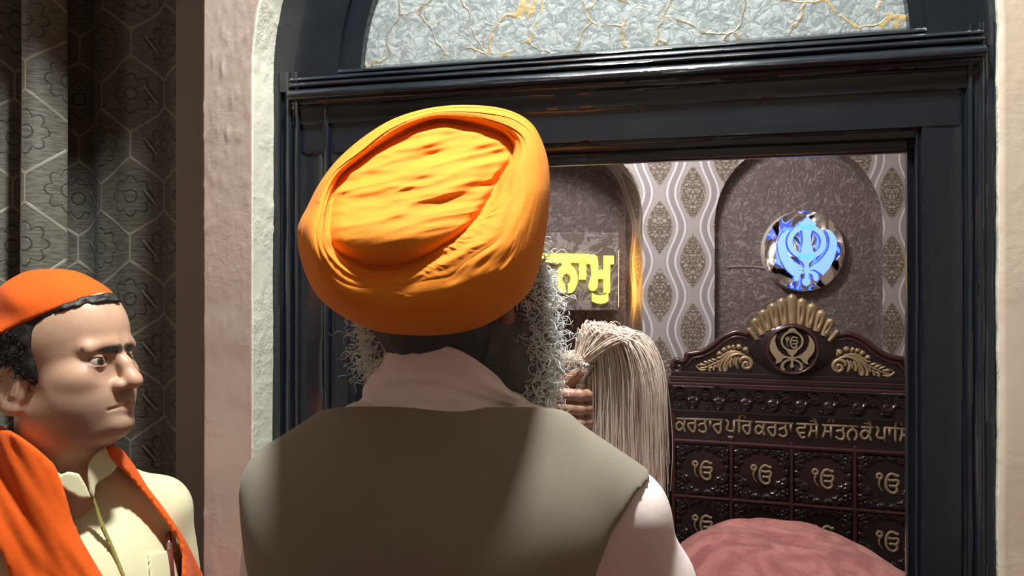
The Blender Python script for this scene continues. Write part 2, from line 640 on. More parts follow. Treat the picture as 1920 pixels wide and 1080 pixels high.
M['saffron'] = fabric('saffron_turban_cotton', (0.84, 0.255, 0.020), 1100, 0.03, 0.8, 0.06, 0.45, 14)
M['orange'] = fabric('deep_orange_cotton', (0.74, 0.105, 0.008), 1000, 0.06, 0.85, 0.10, 0.5)
M['vest'] = fabric('olive_grey_suiting', (0.235, 0.203, 0.157), 1600, 0.08, 0.85, 0.06, 0.10)
M['kurta'] = fabric('pale_mauve_cotton', (0.84, 0.70, 0.69), 1300, 0.1, 0.8, 0.05, 0.4)
M['shirt'] = fabric('pale_yellow_cotton', (0.72, 0.68, 0.44), 1300, 0.1, 0.8, 0.05, 0.2)
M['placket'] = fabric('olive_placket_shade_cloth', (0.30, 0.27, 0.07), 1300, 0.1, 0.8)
M['trousers'] = fabric('white_pyjama_cotton', (0.6, 0.56, 0.54), 1200, 0.1, 0.85)
M['trousers_d'] = fabric('dark_trouser_cloth', (0.05, 0.05, 0.055), 1200, 0.1, 0.85)
M['hair_black'] = basic('black_hair', (0.011, 0.010, 0.010), 0.42, 500, 0.5, 0.002, spec=0.5)
M['hair_nape'] = basic('dark_grey_cropped_hair', (0.05, 0.048, 0.048), 0.7, 700, 0.6, 0.002)
M['beard'] = basic('grey_beard_mass', (0.16, 0.16, 0.155), 0.7, 400, 0.7, 0.004)
M['beard_curl'] = basic('silver_beard_hair', (0.82, 0.83, 0.80), 0.35, spec=0.6)
M['whisk_hair'] = basic('cream_yak_hair', (0.74, 0.60, 0.51), 0.55)
def silver_mat():
    m, nt, b = newmat('chased_silver', (0.62, 0.60, 0.58), 0.28, metal=1.0)
    vec = coords(nt)[0]
    bump(nt, b, voro(nt, vec, 320), 0.5, 0.002)
    return m
M['silver'] = silver_mat()

def skin_mat(name):
    m, nt, b = newmat(name, (0.4, 0.24, 0.16), 0.48, spec=0.4, sss=0.12)
    a = nt.nodes.new('ShaderNodeVertexColor'); a.layer_name = 'Col'
    vec = coords(nt)[0]
    n = noise(nt, vec, 60, 4, 0.6)
    mx = nt.nodes.new('ShaderNodeMix'); mx.data_type = 'RGBA'; mx.blend_type = 'MULTIPLY'
    mx.inputs[0].default_value = 0.22
    nt.links.new(a.outputs[0], mx.inputs[6])
    nt.links.new(mix(nt, n.ss(0.3, 0.7), (0.75, 0.62, 0.58), (1, 1, 1)), mx.inputs[7])
    nt.links.new(mx.outputs[2], b.inputs['Base Color'])
    bump(nt, b, noise(nt, vec, 420, 3), 0.12, 0.001)
    return m
M['skin'] = skin_mat('skin')
def vcol_mat(name, rough, coat=0):
    m, nt, b = newmat(name, (1, 1, 1), rough, coat=coat)
    a = nt.nodes.new('ShaderNodeVertexColor'); a.layer_name = 'Col'
    nt.links.new(a.outputs[0], b.inputs['Base Color'])
    return m
M['eye'] = vcol_mat('eyeball', 0.12, 0.5)

M['lacquer'] = basic('dark_brown_lacquered_wood', (0.014, 0.0095, 0.0105), 0.24, 90, 0.10, 0.001, coat=0.4)
M['lacquer_red'] = basic('red_brown_lacquered_moulding', (0.048, 0.017, 0.016), 0.28, 90, 0.10, 0.001, coat=0.3)
M['lacquer_matt'] = basic('matt_dark_brown_medallion', (0.030, 0.025, 0.021), 0.65)
M['gold'] = basic('antique_gold_paint', (0.40, 0.305, 0.175), 0.42, 160, 0.2, 0.001, 0.25, metal=0.45)
M['gold_flat'] = basic('matt_gold_lettering', (0.33, 0.265, 0.17), 0.5, metal=0.25)
def velvet_mat():
    m, nt, b = newmat('dusty_pink_velvet', (0.36, 0.13, 0.12), 0.8, sheen=0.9, spec=0.1)
    vec = coords(nt)[0]
    wv = warp(nt, vec, 6, 0.15)
    n = noise(nt, wv, 9, 4, 0.6, 0.8)
    n2 = noise(nt, vec, 600, 2)
    nt.links.new(mix(nt, n.ss(0.35, 0.65), (0.33, 0.125, 0.12), (0.50, 0.23, 0.21)), b.inputs['Base Color'])
    b.inputs['Sheen Tint'].default_value = (1.0, 0.72, 0.70, 1)
    b.inputs['Sheen Roughness'].default_value = 0.35
    bump(nt, b, n * 1.2 + n2 * 0.15, 0.5, 0.006)
    return m
M['velvet'] = velvet_mat()
def mirror_mat():
    m, nt, b = newmat('wavy_mirror_acrylic', (0.86, 0.87, 0.86), 0.03, metal=1.0)
    vec = coords(nt)[0]
    bump(nt, b, noise(nt, vec, 8, 1, 0.4, 0.3), 1.0, 0.15)
    return m
M['mirror'] = mirror_mat()
M['disc_edge'] = basic('white_acrylic_disc_edge', (0.6, 0.6, 0.58), 0.4)
M['blue_led'] = newmat('blue_lit_acrylic', (0.3, 0.5, 0.9), 0.3, emit=(0.17, 0.40, 1.0), estr=0.95)[0]
M['blue_edge'] = newmat('deep_blue_lit_acrylic_edge', (0.1, 0.15, 0.7), 0.3, emit=(0.05, 0.09, 1.0), estr=0.4)[0]
M['yellow_led'] = newmat('yellow_lit_acrylic', (0.9, 0.8, 0.2), 0.3, emit=(1.0, 0.88, 0.055), estr=1.15)[0]
M['amber_led'] = newmat('amber_led_strip', (1, 0.5, 0.1), 0.4, emit=(1.0, 0.42, 0.05), estr=38.0)[0]
def board_mat():
    m, nt, b = newmat('grey_marbled_sign_board', (0.14, 0.12, 0.115), 0.25, coat=0.2)
    vec = coords(nt)[0]
    wv = warp(nt, vec, 5, 0.3)
    n = noise(nt, wv, 9, 4, 0.6, 1.5)
    nt.links.new(mix(nt, (n - 0.5).abs().ss(0.0, 0.09), (0.26, 0.25, 0.245), (0.125, 0.10, 0.095)), b.inputs['Base Color'])
    return m
M['board'] = board_mat()
M['wire'] = basic('pale_wire', (0.45, 0.40, 0.36), 0.5)
M['pen'] = basic('maroon_pen_barrel', (0.16, 0.04, 0.04), 0.25, coat=0.3)
M['metal'] = basic('steel_clip', (0.6, 0.6, 0.6), 0.25, metal=1.0)

# ================================================================== THE OUTER ROOM
NF = 1.45 * math.cos(A13)          # face of the black door frame
NP = NF - 0.08                     # face of the left pier
NR = NF - 0.02                     # face of the right wall
NC = NF + 0.15                     # curtain plane
ZC = 3.6
UL, UR = -2.3, 2.7

def st(name, mb_v, mb_f, mat, org, smooth=False, mi=None, a=A13, **k):
    o = mesh(name, mb_v, mb_f, mat, None, smooth, org, a, mi, **k)
    return props(o, kind='structure')

st('floor', boxv(UL - .1, UR + .1, -2.5, NF + 0.55, -0.1, 0), BOXF, M['carpet_red'], (0, -.5, 0))
st('ceiling', boxv(UL - .1, UR + .1, -2.5, NF + 0.55, ZC, ZC + .1), BOXF, M['ceiling'], (0, -.5, ZC))
st('wall_rear', boxv(UL - .1, UR + .1, -2.5, -2.4, 0, ZC), BOXF, M['room_wall'], (0, -2.4, 0))
st('wall_left', boxv(UL - .1, UL, -2.4, NF + .5, 0, ZC), BOXF, M['room_wall'], (UL, 0, 0))
st('wall_right', boxv(UR, UR + .1, -2.4, NF + .2, 0, ZC), BOXF, M['room_wall'], (UR, 0, 0))

# pier left of the door: front face pink, reveal cream; hand-plastered, so the faces are uneven grids
uP0 = on(382, 540, NP)[0]
uP1 = on(472, 540, NP)[0]
uF0 = on(508, 700, NF)[0]          # outer edges of the black frame
uF1 = on(1866, 700, NF)[0]
uMid = 0.5 * (uF0 + uF1)
zSp = on(600, 150, NF)[1]          # springing of the arch above the door
HA = 0.63
uEnd = uMid

def arch_u(z, u_side, h=HA):
    """u of an elliptical arch jamb that passes u_side up to the springing"""
    t = np.clip((np.asarray(z) - zSp) / h, 0, 1)
    return uMid + (u_side - uMid) * np.sqrt(np.maximum(1 - t * t, 0))

def pier():
    nz = 330
    zz = np.linspace(0, ZC, nz)
    na, nb = 34, 14
    V, mi = [], []
    rows = []
    for z in zz:
        e1 = float(arch_u(z, uP1, HA + .03))
        u = np.linspace(uP0, e1, na)
        top = np.stack([u, np.full(na, NP), np.full(na, z)], -1)
        n = np.linspace(NP, NF + .03, nb)[1:]
        rv = np.stack([np.full(nb - 1, e1), n, np.full(nb - 1, z)], -1)
        lf = np.array([[uP0, NF + .30, z], [uP0, NF + .1, z]])
        rows.append(np.concatenate([lf, top, rv]))
    G = np.array(rows)
    k = G.shape[1]
    u, n, z = G[..., 0], G[..., 1], G[..., 2]
    lump = np.clip(fbm(u * 18 + 3, z * 9, n * 18, 3) - 0.15, 0, 1)
    peel = np.clip(vn(u * 90, z * 70, n * 90), 0, 1) ** 2
    d = 0.0022 * lump + 0.0042 * peel * np.clip(fbm(u * 9 + 5, z * 5, 0, 2) + .25, 0, 1) + 0.0016 * vn(u * 5, z * 4, n * 9)
    fr = np.zeros(k, bool); fr[2:2 + na] = True
    rvm = np.zeros(k, bool); rvm[2 + na - 1:] = True
    G[:, fr, 1] -= d[:, fr]
    G[:, rvm, 0] += d[:, rvm] * 0.9
    Fc = grid_faces(k, nz)
    colI = np.tile(np.arange(k - 1), nz - 1)
    mi = np.where(colI >= 2 + na - 1, 1, 0)
    return G.reshape(-1, 3), Fc, mi
v, f, mi = pier()
st('wall_front_left', v, f, [M['pink_plaster'], M['cream_plaster']], (uP0, NP, 0), True, mi)

def right_wall():
    nz = 240
    rows = []
    for z in np.linspace(0, ZC, nz):
        e1 = float(arch_u(z, on(1875, 600, NR)[0], HA + .03))
        e0 = float(arch_u(z, uF1 + .004, HA + .02))
        n = np.linspace(NF + .03, NR, 6)
        rv = np.stack([np.linspace(e0, e1, 6), n, np.full(6, z)], -1)
        u = np.concatenate([np.linspace(e1, e1 + .25, 26)[1:], [UR]])
        top = np.stack([u, np.full(len(u), NR), np.full(len(u), z)], -1)
        rows.append(np.concatenate([rv, top]))
    G = np.array(rows)
    k = G.shape[1]
    u, n, z = G[..., 0], G[..., 1], G[..., 2]
    d = 0.0025 * vn(u * 6, z * 5, 2) + 0.0012 * np.clip(fbm(u * 20, z * 14, 0, 3), 0, 1)
    G[:, 6:, 1] -= d[:, 6:]
    G[:, :6, 0] -= (0.002 * np.clip(vn(n * 20, z * 8, 4), 0, 1) + 0.0015 * vn(n * 40, z * 45, 1))[:, :6]
    Fc = grid_faces(k, nz)
    colI = np.tile(np.arange(k - 1), nz - 1)
    return G.reshape(-1, 3), Fc, np.where(colI < 5, 1, 0)
v, f, mi = right_wall()
st('wall_front_right', v, f, [M['right_plaster'], M['cream_plaster']], (uF1, NR, 0), True, mi)

# wall behind the curtain
st('wall_curtain_side', boxv(UL, uP0 + .02, NF + .30, NF + .40, 0, ZC), BOXF, M['room_wall'], (uP0, NF + .3, 0))

# grey-brown painted post between the curtain and the pier
NT = NF + 0.085
uT0 = on(329, 400, NT)[0]
o = st('trim_1', boxv(uT0, uP0 + .03, NT, NT + .2, 0, ZC), BOXF, M['post'], (uT0, NT, 0))
bevel(o, .004)

# ------------------------------------------------------------------ black door frame
door = root('door_1', (uMid, NF, 0), A13, kind='structure')

def frame_strip(name, prof, along, mat, nseg, jit=0.0008, axis='z'):
    """prof: (u or z, n) points; swept along z or u"""
    P = catmull(prof, 3)
    k = len(P)
    s = np.linspace(along[0], along[1], nseg)
    G = np.zeros((nseg, k, 3))
    if axis == 'z':
        G[..., 0] = P[None, :, 0]; G[..., 2] = s[:, None]
    else:
        G[..., 2] = P[None, :, 0]; G[..., 0] = s[:, None]
    G[..., 1] = P[None, :, 1]
    j = vn(np.arange(k)[None] * .9, s[:, None] * 9, 1.0) + 0.35 * vn(np.arange(k)[None] * 1.1, s[:, None] * 60, 6.0)
    inner = np.ones(k, bool); inner[0] = inner[-1] = False
    G[:, inner, 1] += (j * jit)[:, inner]
    a = 0 if axis == 'z' else 2
    G[:, inner, a] += (vn(np.arange(k)[None] * .7, s[:, None] * 10, 9.0) * jit)[:, inner]
    Fc = grid_faces(k, nseg)
    if axis == 'z':
        Fc = Fc[:, ::-1]
    Fl = [tuple(q) for q in Fc[:, ::-1].tolist()] + [tuple(range(k)), tuple(range(nseg * k - 1, (nseg - 1) * k - 1, -1))]
    o = mesh(name, G.reshape(-1, 3), Fl, mat, door, False)
    me = o.data
    me.polygons.foreach_set('use_smooth', np.ones(len(me.polygons), bool))
    e = o.modifiers.new('split', 'EDGE_SPLIT'); e.split_angle = math.radians(38)
    return o

def pj(lst):
    return [(on(p, 700, NF + n)[0], NF + n) for p, n in lst]
frame_strip('jamb', pj([(506, .06), (507, .002), (512, -.001), (525, 0), (528, .007), (532, .007), (536, 0), (541, -.004), (546, 0), (549, .006), (553, -.001), (558, -.003), (563, .004), (568, .012), (603, .013), (606, .006), (611, .001), (616, .003), (618, .009), (622, .005), (626, .012), (650, .015), (655, .026), (666, .028), (671, .042), (692, .046), (694, .14)]), (0, zSp + .02), M['black_v'], 150)
frame_strip('jamb', pj([(1697, .14), (1698, .040), (1711, .038), (1715, .024), (1720, .015), (1725, .018), (1730, .011), (1738, .012), (1797, .012), (1803, .006), (1808, .009), (1816, .001), (1822, -.002), (1828, .004), (1836, -.001), (1844, -.003), (1850, .002), (1862, 0), (1868, .001), (1869, .05)]), (0, zSp + .02), M['black_v'], 150)
def pl(lst):
    return [(on(1190, p, NF + n)[1], NF + n) for p, n in lst]
frame_strip('lintel', pl([(86, .05), (90, .016), (93, .004), (97, .002), (99, .007), (102, -.003), (107, -.006), (110, .001), (113, -.008), (117, -.012), (121, -.009), (124, -.001), (127, -.011), (133, -.017), (140, -.018), (146, -.013), (150, -.003), (158, .002), (166, .000), (170, .004), (198, .004), (204, .009), (255, .010), (262, .012), (268, .020), (280, .022), (285, .036), (304, .044), (307, .14)]), (on(546, 150, NF)[0], on(1843, 60, NF)[0]), M['black_h'], 220, 0.0007, 'u')

# arched upper frame round the transom: two stepped rings
def ring(name, u_out, u_in, h_out, h_in, n0, n1, mat):
    m = 60
    V = []
    zt = zSp - .02
    for (us, h) in ((u_out, h_out), (u_in, h_in)):
        pts = [(us[0], zt)]
        for i in range(m + 1):
            t = math.pi * (1 - i / m)
            w_ = (us[1] - us[0]) / 2
            c_ = (us[1] + us[0]) / 2
            pts.append((c_ + w_ * math.cos(t), zSp + h * math.sin(t)))
        pts.append((us[1], zt))
        V.append(pts)
    k = len(V[0])
    verts = [(u, n0, z) for u, z in V[0]] + [(u, n0, z) for u, z in V[1]] + [(u, n1, z) for u, z in V[1]] + [(u, n1, z) for u, z in V[0]]
    fc = []
    for i in range(k - 1):
        for r0, r1 in ((0, 1), (1, 2), (3, 0)):
            fc.append((r0 * k + i, r0 * k + i + 1, r1 * k + i + 1, r1 * k + i))
    return mesh(name, verts, fc, mat, door)
uI0, uI1 = on(634, 100, NF)[0], on(1738, 40, NF)[0]
uJ0, uJ1 = on(671, 100, NF)[0], on(1711, 40, NF)[0]
o = ring('arch_frame', (uF0 - .002, uF1 + .002), (uI0, uI1), HA + .004, HA - .09, NF, NF + .06, M['black_v'])
o = ring('arch_bead', (uI0 - .01, uI1 + .01), (uJ0, uJ1), HA - .08, HA - .13, NF + .013, NF + .06, M['black_v'])
tp = mesh('transom_panel', boxv(uI0 - .01, uI1 + .01, NF + .032, NF + .05, zSp - .06, zSp + HA - .06), BOXF, M['transom'], door)
props(tp, 'grey marbled panel with gold veins above the black lintel')
# wall inside the door wall, facing the shrine room
st('wall_shrine_front', MB().box(UL, uP1, NF + .41, NF + .45, 0, 2.8).box(uP1 - .35, on(694, 700, NF)[0] - .02, NF + .15, NF + .2, 0, 2.8).box(on(1697, 700, NF)[0] + .16, UR, NF + .15, NF + .2, 0, 2.8).box(on(694, 700, NF)[0] - .02, on(1697, 700, NF)[0] + .16, NF + .15, NF + .2, on(1190, 285, NF)[1] + .03, 2.8).v,
   [q for k in range(4) for q in [tuple(i + 8 * k for i in t) for t in BOXF]], M['room_wall'], (uMid, NF + .15, 0))

# ------------------------------------------------------------------ curtains
def curtain(name, u0, u1, n0, wavef, label, zb=0.02, zt=3.3, nu=150, nz=60, ustr=1.0):
    u = np.linspace(u0, u1, nu)
    zz = np.linspace(zb, zt, nz)
    UU, ZZ = np.meshgrid(u, zz)
    du, dn = wavef(UU, ZZ)
    X_, Y_ = UU + du, n0 + dn
    arc = np.concatenate([[0], np.cumsum(np.hypot(np.diff(X_[nz // 2]), np.diff(Y_[nz // 2])))])
    uv = np.stack([np.tile(arc, (nz, 1)) * ustr, ZZ], -1).reshape(-1, 2)
    G = np.stack([X_, Y_, ZZ], -1).reshape(-1, 3)
    o = mesh(name, G, grid_faces(nu, nz), M['curtain'], None, True, (0.5 * (u0 + u1), n0, 0), A13, uv=uv)
    so = o.modifiers.new('cloth', 'SOLIDIFY'); so.thickness = 0.003
    return props(o, label, 'curtain', 'patterned curtains left of the door')

n1 = NF + .10
cu0, cu1 = on(-260, 300, n1)[0], on(110, 300, n1)[0]
cent = [on(p, 300, n1)[0] for p in (-200, -120, -50, 0, 80)]
def waves_a(U, Z):
    # rounded pleats, the last one about 80 px wide in the photograph
    c = on(79, 300, n1)[0]; wd = on(118, 300, n1)[0] - c
    per = 2 * wd * 1.25
    ph = (U - c) / per * 2 * math.pi
    dn = -0.055 * np.cos(ph) + 0.006 * np.sin(ph * .5 + Z * 1.3) + 0.004 * np.sin(Z * 4 + U * 9)
    du = -0.30 * per / (2 * math.pi) * np.sin(ph) * -1.0 + 0.003 * np.sin(Z * 2.4)
    return du, dn
curtain('curtain', cu0, cu1, n1, waves_a, 'grey olive patterned curtain gathered in round pleats at the far left', nu=200)
n2 = NF + .26
def waves_b(U, Z):
    c = on(225, 300, n2)[0]
    ph = (U - c) / 0.22 * 2 * math.pi
    dn = -0.014 * np.cos(ph) + 0.006 * np.sin(ph * 2.1 + 1 + Z * .6) + 0.003 * np.sin(Z * 3)
    return 0 * U, dn
curtain('curtain', on(40, 300, n2)[0], uT0 + .03, n2, waves_b, 'dark patterned curtain hanging flat beside the grey post')

# ================================================================== THE SHRINE ROOM
YB = 3.30                          # plane of its back wall (turned square to the view)
def xb(px, y=YB): return (px - 960) / F * y
def zb_(py, y=YB): return CZ + (540 - py) / F * y

st('floor_shrine', [(-1.6, 1.45, .0), (2.9, 1.45, .0), (2.9, 3.95, .0), (-1.6, 3.95, .0)], [(0, 1, 2, 3)], M['carpet_in'], (0, 2, .0), a=0.0)
sc.objects[-1].location.z = 0.004
st('ceiling_shrine', boxv(-1.6, 2.9, 1.3, 3.95, 2.8, 2.9), BOXF, M['ceiling'], (0, 2, 2.8), a=0.0)
st('wall_shrine_left', boxv(-1.6, -1.5, 1.5, 3.95, 0, 2.8), BOXF, M['right_plaster'], (-1.5, 2, 0), a=0.0)
st('wall_shrine_right', boxv(2.8, 2.9, 0.9, 3.95, 0, 2.8), BOXF, M['right_plaster'], (2.8, 2, 0), a=0.0)

niches = [dict(c=xb(1048), r=xb(1205) - xb(1048), zs=zb_(408), zb=0.6, d=0.50), dict(c=xb(1497.5), r=xb(1655) - xb(1497.5), zs=zb_(420), zb=0.6, d=0.07)]
def back_wall():
    mb = MB()
    x = -1.6
    arcs = []
    H = 2.8
    for nc in niches:
        l, r_ = nc['c'] - nc['r'], nc['c'] + nc['r']
        mb.add([(x, YB, 0), (l, YB, 0), (l, YB, H), (x, YB, H)], [(0, 1, 2, 3)])
        mb.add([(l, YB, 0), (r_, YB, 0), (r_, YB, nc['zb']), (l, YB, nc['zb'])], [(0, 1, 2, 3)])
        m = 40
        pts = [(nc['c'] - nc['r'] * math.cos(math.pi * i / m), nc['zs'] + nc['r'] * math.sin(math.pi * i / m)) for i in range(m + 1)]
        for a, b in zip(pts[:-1], pts[1:]):
            mb.add([(a[0], YB, a[1]), (b[0], YB, b[1]), (b[0], YB, H), (a[0], YB, H)], [(0, 1, 2, 3)])
        nc['pts'] = [(l, nc['zb'])] + pts + [(r_, nc['zb'])]
        x = r_
    mb.add([(x, YB, 0), (2.9, YB, 0), (2.9, YB, H), (x, YB, H)], [(0, 1, 2, 3)])
    uv = [(p[0] - xb(1237), p[2] - zb_(426)) for p in mb.v]
    o = st('wall_back', mb.v, mb.f, M['wallpaper'], (0, YB, 0), uv=uv, a=0.0)
    for i, nc in enumerate(niches):
        k = len(nc['pts'])
        m2 = MB()
        per = 0
        uvs = []
        for j in range(k - 1):
            a, b = nc['pts'][j], nc['pts'][j + 1]
            L = math.hypot(b[0] - a[0], b[1] - a[1])
            m2.add([(a[0], YB, a[1]), (b[0], YB, b[1]), (b[0], YB + nc['d'], b[1]), (a[0], YB + nc['d'], a[1])], [(0, 1, 2, 3)])
            s = nc['d'] / 0.5
            uvs += [(-.148 * 1.5, a[1] - zb_(426)), (-.148 * 1.5, b[1] - zb_(426)), (-.148 * 1.5 + nc['d'] * .55, b[1] - zb_(426)), (-.148 * 1.5 + nc['d'] * .55, a[1] - zb_(426))]
        r_ = m2.build('niche_lining', M['wallpaper'] if i == 0 else M['crinkle'], o, True, uv=uvs)
        yb = YB + nc['d']
        bk = MB().add([(nc['c'] - nc['r'] - .01, yb, nc['zb']), (nc['c'] + nc['r'] + .01, yb, nc['zb']), (nc['c'] + nc['r'] + .01, yb, nc['zs'] + nc['r'] + .01), (nc['c'] - nc['r'] - .01, yb, nc['zs'] + nc['r'] + .01)], [(0, 1, 2, 3)])
        b_ = bk.build('niche_back', M['crinkle'], o)
        props(b_, 'crinkled taupe covering at the back of an arched niche')
        MB().add([(nc['c'] - nc['r'], YB, nc['zb']), (nc['c'] + nc['r'], YB, nc['zb']), (nc['c'] + nc['r'], yb, nc['zb']), (nc['c'] - nc['r'], yb, nc['zb'])], [(0, 1, 2, 3)]).build('niche_sill', M['crinkle'], o)
back_wall()

# ------------------------------------------------------------------ yellow lit sign
YS = 3.50
def S(px, py, y=YS): return (xb(px, y), y, zb_(py, y))
sgn = root('lit_sign', S(1030, 583, YS), 0, 'grey marbled sign board with glowing yellow letters in the left niche', 'sign')
bx0, bx1 = xb(930, YS), xb(1160, YS)
o = mesh('board', boxv(bx0, bx1, YS, YS + .05, zb_(582, YS), zb_(436, YS)), BOXF, M['board'], sgn)
bevel(o, .003)
mesh('backlight_strip', boxv(bx1 - .004, bx1 + .0015, YS + .008, YS + .042, zb_(575, YS), zb_(470, YS)), BOXF, M['amber_led'], sgn)
mesh('mounting_block', boxv(bx0 + .1, bx1 - .1, YS + .05, YB + .5, zb_(560, YS), zb_(470, YS)), BOXF, M['board'], sgn)

def extrude_poly(poly, to3, depth, mb):
    """poly in 2-D; to3 maps (x, y) -> (X, Z); front at y0-depth, back at y0"""
    pass

def plate(polys, y0, y1, name, mat, parent, back_mat=None, holes=()):
    """extruded outlines in (x, z): front at y0, back at y1, filled with a 2-D curve so holes work"""
    cu = bpy.data.curves.new(name, 'CURVE'); cu.dimensions = '2D'; cu.fill_mode = 'BOTH'
    for p in polys:
        sp = cu.splines.new('POLY'); sp.points.add(len(p) - 1); sp.use_cyclic_u = True
        for q, (x, z) in zip(sp.points, p): q.co = (x, z, 0, 1)
    cu.extrude = abs(y1 - y0) / 2
    tmp = bpy.data.objects.new('tmp', cu); col.objects.link(tmp)
    dg = bpy.context.evaluated_depsgraph_get()
    me0 = bpy.data.meshes.new_from_object(tmp.evaluated_get(dg))
    V = np.array([v.co[:] for v in me0.vertices])
    fc = [tuple(p.vertices) for p in me0.polygons]
    nz = np.array([p.normal.z for p in me0.polygons])
    bpy.data.objects.remove(tmp); bpy.data.curves.remove(cu)
    ym = (y0 + y1) / 2
    V3 = np.stack([V[:, 0], ym - V[:, 2], V[:, 1]], -1)
    if back_mat is None:
        return V3, fc, None
    return V3, fc, np.where(np.abs(nz) > .5, 0, 1)

# letters traced in a 220 x 180 px window of the photograph, 6x enlarged
def L6(p): return [(xb(1000 + x / 6.0, YS), zb_(440 + y / 6.0, YS)) for x, y in p]
def circ(cx, cy, rx, ry, n=28): return [(cx + rx * math.cos(2 * math.pi * i / n), cy + ry * math.sin(2 * math.pi * i / n)) for i in range(n)]
nun = [(-160, 205), (560, 220), (560, 318), (415, 318), (420, 345), (455, 375), (483, 420), (494, 490), (488, 560), (462, 620), (430, 652), (388, 660), (388, 552), (412, 535), (420, 495), (408, 455), (370, 436), (335, 455), (322, 495), (330, 535), (352, 552), (352, 660), (310, 645), (270, 605), (250, 550), (245, 490), (254, 425), (285, 375), (325, 345), (330, 318), (-160, 305)]
kanna = [(515, 300), (590, 300), (590, 505), (515, 505)]
mum = [(550, 218), (690, 230), (712, 250), (724, 300), (724, 398), (786, 398), (786, 240), (898, 240), (898, 335), (858, 335), (856, 655), (786, 655), (786, 496), (722, 496), (718, 570), (705, 615), (670, 635), (632, 622), (616, 580), (626, 530), (648, 480), (652, 420), (640, 330), (550, 318)]
onkar = [(656, 656), (700, 678), (750, 686), (800, 678), (838, 656), (836, 745), (800, 768), (750, 776), (700, 768), (656, 748)]
for nm, p in (('letter', nun), ('letter', kanna), ('letter', mum), ('letter', onkar)):
    v, f, _ = plate([L6(p)], YS - .022, YS - .004, nm, None, None)
    mesh(nm, v, f, M['yellow_led'], sgn)

# ------------------------------------------------------------------ mirror disc with blue khanda
YD = YB + 0.07 - 0.045
cx, cz = xb(1508.5, YD), zb_(470.5, YD)
RD = xb(1508.5 + 76, YD) - cx
disc = root('lit_emblem', (cx, YD + .045, cz), 0, 'round mirror disc with a glowing blue emblem in the right niche', 'emblem')
def lathe_disc(cx, cz, prof, n=64):
    V, f = [], []
    for r, y in prof:
        for i in range(n):
            t = 2 * math.pi * i / n
            V.append((cx + r * math.cos(t), y, cz + r * math.sin(t)))
    for j in range(len(prof) - 1):
        for i in range(n):
            a, b = j * n + i, j * n + (i + 1) % n
            f.append((a, a + n, b + n, b))
    return V, f
v, f = lathe_disc(cx, cz, [(.0005, YD), (RD - .002, YD), (RD, YD + .002)])
o = mesh('mirror', v, f, M['mirror'], disc)
v, f = lathe_disc(cx, cz, [(RD, YD + .002), (RD + .001, YD + .044), (.01, YD + .044)])
mesh('backing', v, f, M['disc_edge'], disc, False)

# khanda traced in a 220 x 180 window, 6x enlarged
def K6(p, y=YD): return [(xb(1400 + x / 6.0, y), zb_(380 + y_ / 6.0, y)) for x, y_ in p]
def ringp(cx_, cy_, rx, ry, rx2, ry2): return [circ(cx_, cy_, rx, ry, 40), circ(cx_, cy_, rx2, ry2, 40)]
blade = [(655, 160), (700, 205), (755, 240), (740, 275), (705, 300), (692, 380), (700, 480), (735, 600), (725, 640), (690, 670), (670, 690), (668, 730), (690, 755), (668, 785), (662, 850), (645, 860), (625, 850), (622, 785), (605, 755), (620, 730), (615, 690), (590, 665), (560, 640), (555, 600), (590, 540), (605, 420), (590, 300), (560, 275), (560, 240), (610, 205)]
pol = circ(640, 890, 46, 44)
lk = [(465, 315), (420, 318), (370, 355), (335, 410), (320, 480), (330, 560), (355, 640), (400, 730), (440, 780), (500, 830), (540, 790), (560, 760), (600, 760), (610, 735), (560, 700), (500, 660), (460, 610), (425, 540), (405, 470), (410, 400), (435, 350)]
rk = [(842, 310), (880, 305), (925, 330), (965, 380), (985, 450), (980, 530), (950, 640), (905, 730), (830, 820), (790, 790), (740, 755), (690, 760), (670, 740), (720, 705), (790, 660), (840, 600), (880, 540), (903, 470), (900, 400), (875, 345)]
lh = [(600, 765), (560, 765), (520, 800), (500, 845), (510, 880), (545, 882), (565, 860), (560, 830), (580, 805), (620, 795)]
rh = [(680, 765), (720, 770), (765, 800), (778, 845), (765, 880), (732, 880), (715, 855), (715, 825), (700, 805), (660, 795)]
emb = root('emblem_tmp', (0, 0, 0))
bpy.data.objects.remove(emb)
pv = []
for nm, polys in (('central_sword', [blade]), ('central_sword', [pol]), ('chakkar_ring', ringp(647, 445, 218, 195, 158, 140)), ('curved_sword', [lk]), ('curved_sword', [rk]), ('hilt', [lh]), ('hilt', [rh])):
    v, f, mi = plate([K6(p) for p in polys], YD - .030, YD - .010, nm, None, None, True)
    if nm == 'central_sword' and pv:
        v0, f0, m0 = pv.pop()
        v = np.concatenate([v0, v]); f = f0 + [tuple(i + len(v0) for i in q) for q in f]; mi = np.concatenate([m0, mi])
    elif nm == 'central_sword':
        pv.append((v, f, mi)); continue
    mesh(nm, v, f, [M['blue_led'], M['blue_edge']], disc, mi=mi)
mesh('standoff', boxv(cx - .01, cx + .01, YD - .012, YD - .0005, cz - .08, cz + .02), BOXF, M['disc_edge'], disc)
wp = catmull([S(1362, 500, YB + .06), S(1385, 499, YB + .062), S(1415, 500, YB + .062), S(1438, 503, YB + .06)], 6)
mb = MB().tube(wp, .0022, 5)
props(mb.build('wire', M['wire'], None, True, org=S(1362, 500, YB + .06)), 'thin pale wire running along the niche to the mirror disc', 'wire')

